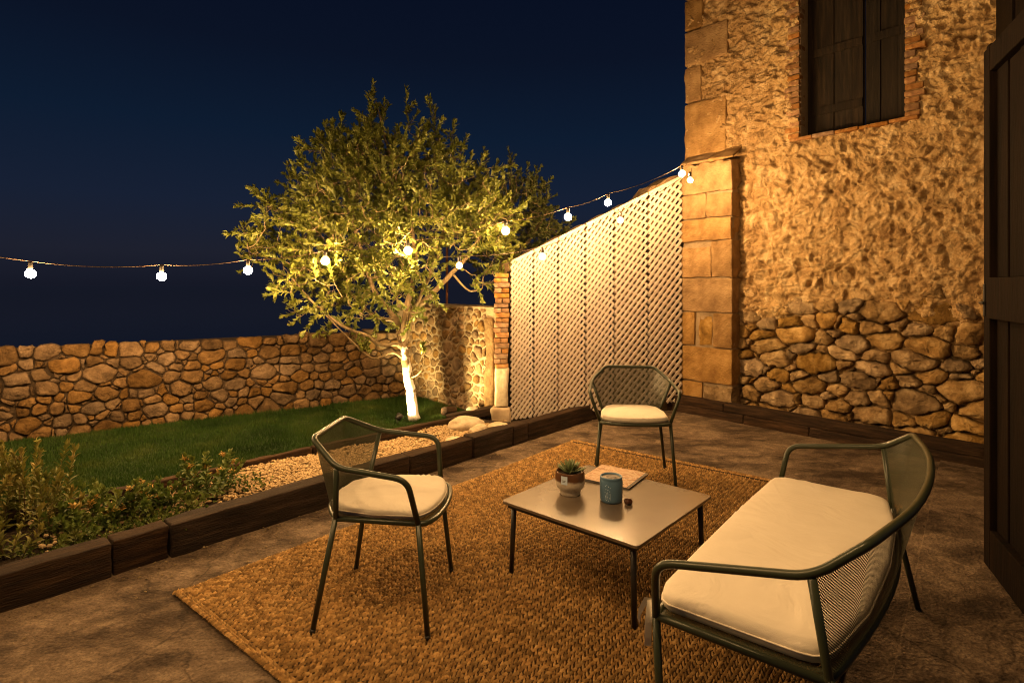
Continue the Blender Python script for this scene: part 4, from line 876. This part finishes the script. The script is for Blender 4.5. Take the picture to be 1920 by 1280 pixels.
def seat(name, label, cat, group, d, loc, rz, bulge, front_bulge, midback=0):
    t = empty(name, loc, rz, label=label, cat=cat, group=group); r = .0118; MT = MAT['metal']; sz = d['sz']
    def S(x, w, z, s): return Vector((x, s * w, z))
    ff = [S(d['ffx'], d['ffw'], 0, s) for s in (1, -1)]; sf = [S(d['sfx'], d['sfw'], sz, s) for s in (1, -1)]; ab = [S(d['abx'], d['abw'], d['abz'], s) for s in (1, -1)]
    kk = [S(d['kx'], d['kw'], d['kz'], s) for s in (1, -1)]; cc = [S(d['cx'], d['cw'], d['cz'], s) for s in (1, -1)]; sr = [S(d['srx'], d['srw'], sz, s) for s in (1, -1)]; fr = [S(d['frx'], d['frw'], 0, s) for s in (1, -1)]
    if midback: mid = [Vector((d['cx'] - midback * k, y * d['cw'], d['cz'] + .004)) for y, k in ((.5, .8), (0, 1), (-.5, .8))]; midc = mid
    else: midc = []
    rail = [sf[0], ab[0], kk[0], cc[0]] + midc + [cc[1], kk[1], ab[1], sf[1]]
    rads = [0, .055, .05, .035] + [.3] * len(midc) + [.035, .05, .055, 0]
    path = arc_path(rail, rads, 6); mb = MB(); mb.tube(path, r, 12); mb.build('arm_and_back_rail', MT, t)
    for s in (0, 1):
        mb = MB(); mb.tube([sf[s] + Vector((0, 0, .005)), ff[s]], [r, r * .92], 12); mb.build('front_leg', MT, t)
        mb = MB(); mb.tube([sr[s] + Vector((0, 0, .01)), fr[s]], [r, r * .92], 12); mb.build('rear_leg', MT, t)
        mb = MB(); mb.tube(arc_path([sr[s], sr[s] * .92 + kk[s] * .08 , kk[s] - Vector((0, 0, .004))], .01), [r * 1.0] * 2 + [r * .95] * (len(arc_path([sr[s], sr[s] * .92 + kk[s] * .08, kk[s]], .01)) - 2), 12); mb.build('back_post', MT, t)
        for p_, q_ in ((ff[s], sf[s]), (fr[s], sr[s])):
            mb = MB(); dv = (q_ - p_).normalized(); mb.tube([p_ - dv * .004, p_ + dv * .012], r * 1.05, 10); mb.build('foot_cap', MAT['black'], t)
    # seat frame
    nf = 12; fro = [Vector((d['sfx'] + front_bulge * math.cos((a / nf - .5) * math.pi) ** .8, -d['sfw'] * .985 * math.sin((a / nf - .5) * math.pi), sz)) for a in range(nf + 1)] if not midback else [Vector((d['sfx'] + front_bulge * math.cos((a / nf - .5) * math.pi), -d['sfw'] * 2 * (a / nf - .5), sz)) for a in range(nf + 1)]
    rear = [Vector((d['srx'] - bulge * math.sin(a / nf * math.pi), -d['srw'] + 2 * d['srw'] * a / nf, sz)) for a in range(nf + 1)]
    loop = fro + rear + [fro[0]]
    mb = MB(); mb.tube(loop, r * .95, 10, cap=False); mb.build('seat_frame', MT, t)
    ft = resample(fro, 33); rt = resample(list(reversed(rear)), 33)
    uvsheet('seat_panel', [p + Vector((0, 0, .004)) for p in ft], [p + Vector((0, 0, .004)) for p in rt], MAT['perf_dense'], t, 10)
    # back panel between posts
    ik = [i for i, p in enumerate(path)]; k0 = min(ik, key=lambda i: (path[i] - kk[0]).length); k1 = min(ik, key=lambda i: (path[i] - kk[1]).length)
    topc = resample(path[k0:k1 + 1], 49); botc = resample([sr[0]] + [Vector((p.x, p.y, sz)) for p in list(reversed(rear))[1:-1]] + [sr[1]], 49)
    uvsheet('back_panel', topc, botc, MAT['perf'], t, 14)
    return t, fro, rear
DC = dict(ffx=.233, ffw=.268, sfx=.188, sfw=.238, sz=.433, abx=.161, abw=.311, abz=.633, kx=-.126, kw=.289, kz=.667, cx=-.266, cw=.185, cz=.753, srx=-.16, srw=.205, frx=-.235, frw=.259)
DS = dict(ffx=.233, ffw=.668, sfx=.25, sfw=.674, sz=.436, abx=.225, abw=.734, abz=.619, kx=-.161, kw=.704, kz=.69, cx=-.269, cw=.635, cz=.773, srx=-.194, srw=.679, frx=-.28, frw=.766)
FZ = .011
def chair(label, loc, rz, sd):
    t, fro, rear = seat('armchair', label, 'armchair', 'green metal armchairs on the rug', DC, loc, rz, .085, .075)
    out = [(.19 + .055 * math.cos(a) ** .7 if False else .165 + .085 * math.cos(a), -.225 * math.sin(a)) for a in np.linspace(-math.pi / 2, math.pi / 2, 15)] + [(.0, -.222), (-.15, -.185), (-.205, -.13), (-.225, 0), (-.205, .13), (-.15, .185), (.0, .222)]
    cushion(out, .441, .036, MAT['fabric'], t, .008, .0055, sd)
    return t
c1 = chair('green metal armchair seen from the side on the left of the rug, cream cushion', (-.545, 2.542, FZ), -.067, 1)
c2 = chair('green metal armchair facing the camera behind the table, cream cushion', (.871, 4.158, FZ), -1.692, 2)
t, fro, rear = seat('garden_sofa', 'green metal two-seat garden sofa with cream cushion at the front right', 'sofa', None, DS, (1.031, 2.026, FZ), 2.466, .07, .03, midback=.09)
out = [(.245, .64), (.262, .60), (.268, .3), (.270, 0), (.268, -.3), (.262, -.60), (.245, -.64), (.22, -.655), (-.12, -.655), (-.165, -.645), (-.19, -.60), (-.235, -.35), (-.25, 0), (-.235, .35), (-.19, .60), (-.165, .645), (-.12, .655), (.22, .655)]
cush = cushion(out, .441, .058, MAT['fabric'], t, .012, .0085, 5)
# tie ribbons at the corner by the near front leg (local +y side)
YN = 1
for k, (end, wv) in enumerate((((.033, .030, -.055), (.002, .002, .0085)), ((.010, .018, -.125), (.007, .006, .001)))):
    mb = MB(); a = Vector((.262, YN * .662, .468)); e_ = Vector(end); pts = [a, a + Vector((e_.x * .5, e_.y * .6, .006)), a + Vector((e_.x * .9, e_.y, e_.z * .5)), a + e_]
    V = []
    for p_ in pts: V += [p_ - Vector(wv), p_ + Vector(wv)]
    V2 = [v + Vector((.0012, .0012, .0004)) for v in V]; n2 = len(V); F = []
    for i in range(3): F += [(2 * i, 2 * i + 1, 2 * i + 3, 2 * i + 2), (n2 + 2 * i + 2, n2 + 2 * i + 3, n2 + 2 * i + 1, n2 + 2 * i)]
    mb.add(V + V2, F); mb.build('tie_ribbon', MAT['fabric'], cush)

# ------------------------------------------------------------------ table
TC = (.466, 2.800); TR = R(48.5); TS = .735; TH = .36
tb = empty('coffee_table', (TC[0], TC[1], FZ), TR, label='low square dark metal coffee table with satin top in the middle of the rug', cat='coffee table')
bm = bmesh.new(); h = TS / 2; rc = .02; pts = []
for cx_, cy_, a0 in ((h - rc, h - rc, 0), (-h + rc, h - rc, 90), (-h + rc, -h + rc, 180), (h - rc, -h + rc, 270)):
    for k in range(6): a = R(a0 + 18 * k); pts.append((cx_ + rc * math.cos(a), cy_ + rc * math.sin(a)))
n = len(pts); V = [(x, y, TH - .012 - FZ) for x, y in pts] + [(x, y, TH - .0015 - FZ) for x, y in pts] + [(x * .997, y * .997, TH - FZ) for x, y in pts]
F = [tuple(range(n))[::-1], tuple(range(2 * n, 3 * n))] + [(i + k * n, (i + 1) % n + k * n, (i + 1) % n + (k + 1) * n, i + (k + 1) * n) for k in (0, 1) for i in range(n)]
o = mk('table_top', V, F, MAT['table'], tb, smooth=False)
mb = MB()
hh_ = h - .03
for a, b in (((-hh_, -hh_), (hh_, -hh_)), ((hh_, -hh_), (hh_, hh_)), ((hh_, hh_), (-hh_, hh_)), ((-hh_, hh_), (-hh_, -hh_))):
    c = ((a[0] + b[0]) / 2, (a[1] + b[1]) / 2, TH - .024 - FZ); mb.box(c, (abs(a[0] - b[0]) + .012, abs(a[1] - b[1]) + .012, .022))
mb.build('under_frame', MAT['black'], tb, smooth=False)
for sx_ in (-1, 1):
    for sy_ in (-1, 1):
        mb = MB(); mb.tube([(sx_ * (h - .045), sy_ * (h - .045), TH - .013 - FZ), (sx_ * (h - .035), sy_ * (h - .035), 0)], [.0135, .0115], 12); mb.build('leg', MAT['black'], tb)
bm.free()
# ------------------------------------------------------------------ things on the table
q = at(1069, 922, 2.86); pt = empty('plant_pot', (q[0], q[1], TH), label='round brown and cream glazed pot on the table, paper tag on its side', cat='plant pot')
def pot_mat():
    m = M('reactive_glaze', [(.40, .34, .26), (.60, .54, .45)], 60, .25, .1, 200, .001, spec=.6); N, L = nt(m); b = N['Principled BSDF']; base = b.inputs['Base Color'].links[0].from_socket
    t_ = N.new('ShaderNodeTexCoord'); s = N.new('ShaderNodeSeparateXYZ'); L.new(t_.outputs['Object'], s.inputs[0]); n_ = N.new('ShaderNodeTexNoise'); n_.inputs['Scale'].default_value = 30; L.new(t_.outputs['Object'], n_.inputs['Vector'])
    a = N.new('ShaderNodeMath'); a.operation = 'MULTIPLY_ADD'; a.inputs[1].default_value = .02; L.new(n_.outputs['Fac'], a.inputs[0]); L.new(s.outputs['Z'], a.inputs[2])
    r = ramp(N, [(.078, (0, 0, 0)), (.088, (1, 1, 1))]); L.new(a.outputs[0], r.inputs[0]); mx = N.new('ShaderNodeMix'); mx.data_type = 'RGBA'; L.new(r.outputs[0], mx.inputs[0]); L.new(base, mx.inputs[6]); mx.inputs[7].default_value = (.10, .045, .02, 1)
    L.new(mx.outputs[2], b.inputs['Base Color']); return m
mb = MB(); mb.lathe([(.0, .002), (.048, .0), (.052, .004), (.053, .018), (.056, .026), (.068, .038), (.0735, .055), (.0745, .075), (.073, .095), (.0705, .112), (.069, .116), (.066, .116), (.065, .11), (.064, .098), (0, .096)], n=48); mb.build('pot_body', pot_mat(), pt)
mb = MB(); mb.lathe([(0, .101), (.03, .101), (.0635, .099)], n=32); mb.build('potting_soil', MAT['soil'], pt)
tagm = M('paper_tag', [(.50, .62, .78), (.56, .68, .84)], 5, .7, 0)
def curved_patch(R0, a0, a1, z0, z1, n=6):
    V = []; 
    for z in (z0, z1): V += [((R0) * math.cos(a0 + (a1 - a0) * i / n), R0 * math.sin(a0 + (a1 - a0) * i / n), z) for i in range(n + 1)]
    return V, [(i, i + 1, n + 2 + i, n + 1 + i) for i in range(n)]
dirc = math.atan2(-q[1], -q[0])
V, F = curved_patch(.0755, dirc - .62, dirc - .18, .066, .106); mk('paper_tag', V, F, tagm, pt)
for zz_, w_ in ((.078, .13), (.084, .17)):
    V, F = curved_patch(.0760, dirc - .40 - w_, dirc - .40 + w_ * .6, zz_, zz_ + .0028); mk('tag_print', V, F, M('tag_ink', [(.12, .12, .12), (.16, .16, .16)], 5, .8, 0), pt)
su = empty('succulent', (q[0], q[1], TH + .100), label='small pale green succulent rosette growing in the glazed pot', cat='succulent')
proto = None
for k in range(22):
    a = k * 2.4; el = .25 + .045 * k; L_ = .080 - .0016 * k
    if proto is None:
        V = []; F = []; prof = [(0, .006), (.3, .010), (.6, .0115), (.85, .007), (1, .0008)]
        for t_, w_ in prof: V += [(t_ * .075, w_ * math.cos(g), w_ * .38 * math.sin(g) + .012 * t_ * t_) for g in np.linspace(0, 2 * math.pi, 8, endpoint=False)]
        F = [(i * 8 + j, i * 8 + (j + 1) % 8, (i + 1) * 8 + (j + 1) % 8, (i + 1) * 8 + j) for i in range(4) for j in range(8)]; proto = mk('leaf', V, F, MAT['succ'], su); o = proto
    else: o = proto.copy(); col.objects.link(o)
    o.rotation_euler = (0, -el, a); o.scale = (L_ / .075,) * 3; o.location = (.008 * math.cos(a), .008 * math.sin(a), .001 * k)
q = at(1146, 936, 2.765); cj = empty('candle_jar', (q[0], q[1], TH), label='blue-grey ceramic candle jar with white dotted pattern on the table', cat='candle jar')
jm = M('blue_grey_glaze', [(.075, .15, .24), (.095, .185, .29)], 6, .35, .08, 120, .001, spec=.5)
mb = MB(); mb.lathe([(0, .003), (.046, 0), (.051, .004), (.0535, .015), (.0545, .06), (.0545, .098), (.053, .103), (.0515, .108), (.0535, .112), (.053, .119), (.050, .121), (.046, .119), (.0445, .112), (.0440, .100), (0, .099)], n=48); mb.build('jar_body', jm, cj)
mb = MB(); mb.lathe([(0, .114), (.028, .1135), (.030, .112), (.0445, .1125)], n=32); mb.build('jar_rim_plate', M('jar_top', [(.25, .22, .18), (.3, .26, .22)], 10, .5, 0), cj)
mb = MB(); mb.lathe([(0, .1155), (.024, .115)], n=24); mb.build('candle_well', M('dark_wax', [(.02, .012, .008), (.05, .03, .02)], 60, .4, 0), cj)
dirc = math.atan2(-q[1], -q[0]); wm = M('white_print', [(.58, .70, .85), (.62, .75, .88)], 10, .6, 0); mb = MB()
for k, (da, z0, s) in enumerate([(-.52, .085, 1), (-.38, .09, .8), (-.22, .084, 1), (-.08, .078, .8), (-.46, .070, .9), (-.28, .068, 1.1), (-.12, .062, .9), (-.55, .055, .8), (-.36, .052, 1), (-.18, .048, .8), (-.5, .036, 1), (-.30, .034, .9), (-.12, .030, 1), (-.42, .02, .8), (-.22, .018, .9)]):
    V, F = curved_patch(.0550, dirc + da - .022 * s, dirc + da + .022 * s, z0 - .0025 * s, z0 + .0025 * s, 2); mb.add(V, F)
for k in range(5):
    a = dirc - .52 + k * .11
    V, F = curved_patch(.0549, a, a + .012, .022 + .006 * (k % 2), .045 + .008 * (k % 3), 2); mb.add(V, F)
mb.build('printed_pattern', wm, cj)
# magazine
def mag_mat():
    m = M('magazine_cover', [(.55, .42, .30), (.30, .13, .06), (.62, .48, .33), (.42, .20, .10), (.66, .54, .40), (.16, .07, .04)], 7, .5, 0, spec=.2, detail=3, distort=2.6, stretch=(1, 2, 1)); return m
mq = np.mean([at(1108, 867, 3.32)[:2], at(1225, 889, 3.115)[:2], at(1187, 918, 2.885)[:2], at(1093, 896, 3.06)[:2]], 0); mr = math.atan2(-.16, .24)
mg = empty('magazine', (mq[0], mq[1], TH), mr, label='glossy magazine with brown marbled picture cover lying behind the jar', cat='magazine')
mb = MB(); mb.box((0, 0, .0055), (.272, .268, .009)); mb.build('pages', M('paper_edges', [(.03, .03, .04), (.22, .20, .18)], 300, .8, 0, stretch=(.02, .02, 6)), mg, smooth=False)
mb = MB(); V = []; nn = 12
for j in (0, 1):
    for i in range(nn + 1): x = -.138 + .276 * i / nn; V.append((x, -.136 + .272 * j, .0105 + .0025 * math.sin(i / nn * math.pi) + .0015 * math.sin(i * .9)))
F = [(i, i + 1, nn + 2 + i, nn + 1 + i) for i in range(nn)]; mb.add(V, F); mb.add([(v[0], v[1], v[2] - .001) for v in V], [f[::-1] for f in F]); mb.build('front_cover', mag_mat(), mg)
mb = MB(); mb.box((0, 0, .0006), (.276, .272, .001)); mb.build('back_cover', MAT['black'], mg, smooth=False)
# small dark object
q = at(1178, 945, 2.715); V, F = roughbox((.040, .034, .030), .01, .0145, .0008, 3); o = placed('wooden_knob', V, F, M('dark_polished_wood', [(.03, .012, .006), (.10, .04, .02)], 60, .3, .1, 100, .001, spec=.6), None, (q[0], q[1], TH + .0155), .4); o.rotation_euler = (.2, .1, .4)
tag(o, 'tiny dark brown rounded knob on the table right of the jar', 'knob')

# ------------------------------------------------------------------ string lights
def string(label, pts, tail=(), sag=.05, extra_start=None, bm_='bulb', size=1.0):
    t = empty('string_lights', label=label, cat='string lights', group='festoon light strings'); P = [Vector(p) + Vector((0, 0, .085)) for p in list(pts) + list(tail)]
    if extra_start is not None: P = [Vector(extra_start)] + P
    path = []
    for i in range(len(P) - 1):
        for s in range(8): u = s / 8; q = P[i].lerp(P[i + 1], u); q.z -= sag * (P[i] - P[i + 1]).length * 4 * u * (1 - u) * .25; path.append(q)
    path.append(P[-1]); mb = MB(); mb.tube(path, .0026, 6); mb.build('cable', MAT['cable'], t)
    bm = bmesh.new(); bmesh.ops.create_icosphere(bm, subdivisions=2, radius=.0325 * size); me = bpy.data.meshes.new('bulb'); bm.to_mesh(me); bm.free(); me.materials.append(MAT[bm_])
    for f in me.polygons: f.use_smooth = True
    sk = None
    for p_ in list(pts) + list(tail):
        o = bpy.data.objects.new('bulb', me); link(o, t); o.location = p_
        if sk is None: mb = MB(); mb.lathe([(0, .082), (.012, .080), (.014, .072), (.0145, .04), (.013, .027), (0, .027)], n=12); sk = mb.build('socket', MAT['black'], t)
        else: sk = sk.copy(); col.objects.link(sk)
        sk.location = p_
    return t
TAIL = [(-3.9, 3.0, 1.75), (-2.2, 1.35, 2.45), (-1.6, 1.45, 2.6), (-.8, 1.4, 2.7), (0, 1.4, 2.78), (.7, 1.2, 2.85)]  # unseen run of the string, routed over the patio to light it
string('festoon string of nine visible warm bulbs from the pier through the tree to the left', b1, TAIL, sag=.14, extra_start=(1.93, 6.37, 2.72))
string('shorter lower festoon string hanging from the pier across the lattice to the tree', b2, (), sag=.15, extra_start=(1.96, 6.28, 2.66), bm_='bulb_dim', size=.8)
# ------------------------------------------------------------------ garden spotlight under the tree
sp = empty('garden_spotlight', (-1.05, 5.27, .11), label='small black garden spotlight in the gravel aimed up at the tree', cat='spotlight')
aim = (Vector((-.93, 5.42, .40)) - Vector((-1.05, 5.27, .2))).normalized(); qd = aim.to_track_quat('Z', 'Y')
mb = MB(); mb.lathe([(0, 0), (.022, .0), (.028, .01), (.032, .055), (.029, .055), (.026, .045), (0, .044)], n=20); o = mb.build('lamp_head', MAT['black'], sp); o.rotation_mode = 'QUATERNION'; o.rotation_quaternion = qd; o.location = (0, 0, .05)
mb = MB(); mb.tube([(0, 0, -.06), (0, 0, .06)], .005, 8); mb.build('spike', MAT['black'], sp)
ld = bpy.data.lights.new('spotlight_lamp', 'SPOT'); ld.energy = 290; ld.color = (1, .72, .28); ld.spot_size = R(128); ld.spot_blend = .6; ld.shadow_soft_size = .025
lo = bpy.data.objects.new('spotlight_lamp', ld); link(lo, sp); lo.location = Vector((0, 0, .05)) + aim * .075; lo.rotation_mode = 'QUATERNION'; lo.rotation_quaternion = (-aim).to_track_quat('Z', 'Y')

# litter blown on to the paving along the sleepers
nl = 420; sl = rng.uniform(-.6, 5.6, nl); ol = -np.abs(rng.normal(0, .22, nl)) - .01; cl_ = KA + sl[:, None] * KD + ol[:, None] * KN
tag(pebbles('paving_litter', np.c_[cl_, np.full(nl, .006)], .003, .009, MAT['bark'], 8, flat=.4), kind='stuff', label='bits of bark, grit and dry leaf on the paving beside the sleepers', cat='litter')
sc.cycles.use_denoising = True; sc.cycles.pixel_filter_type = 'BLACKMAN_HARRIS'; sc.cycles.filter_width = 1.1
sc.cycles.max_bounces = 6; sc.cycles.diffuse_bounces = 3; sc.cycles.glossy_bounces = 3; sc.cycles.transparent_max_bounces = 16; sc.cycles.sample_clamp_indirect = 4
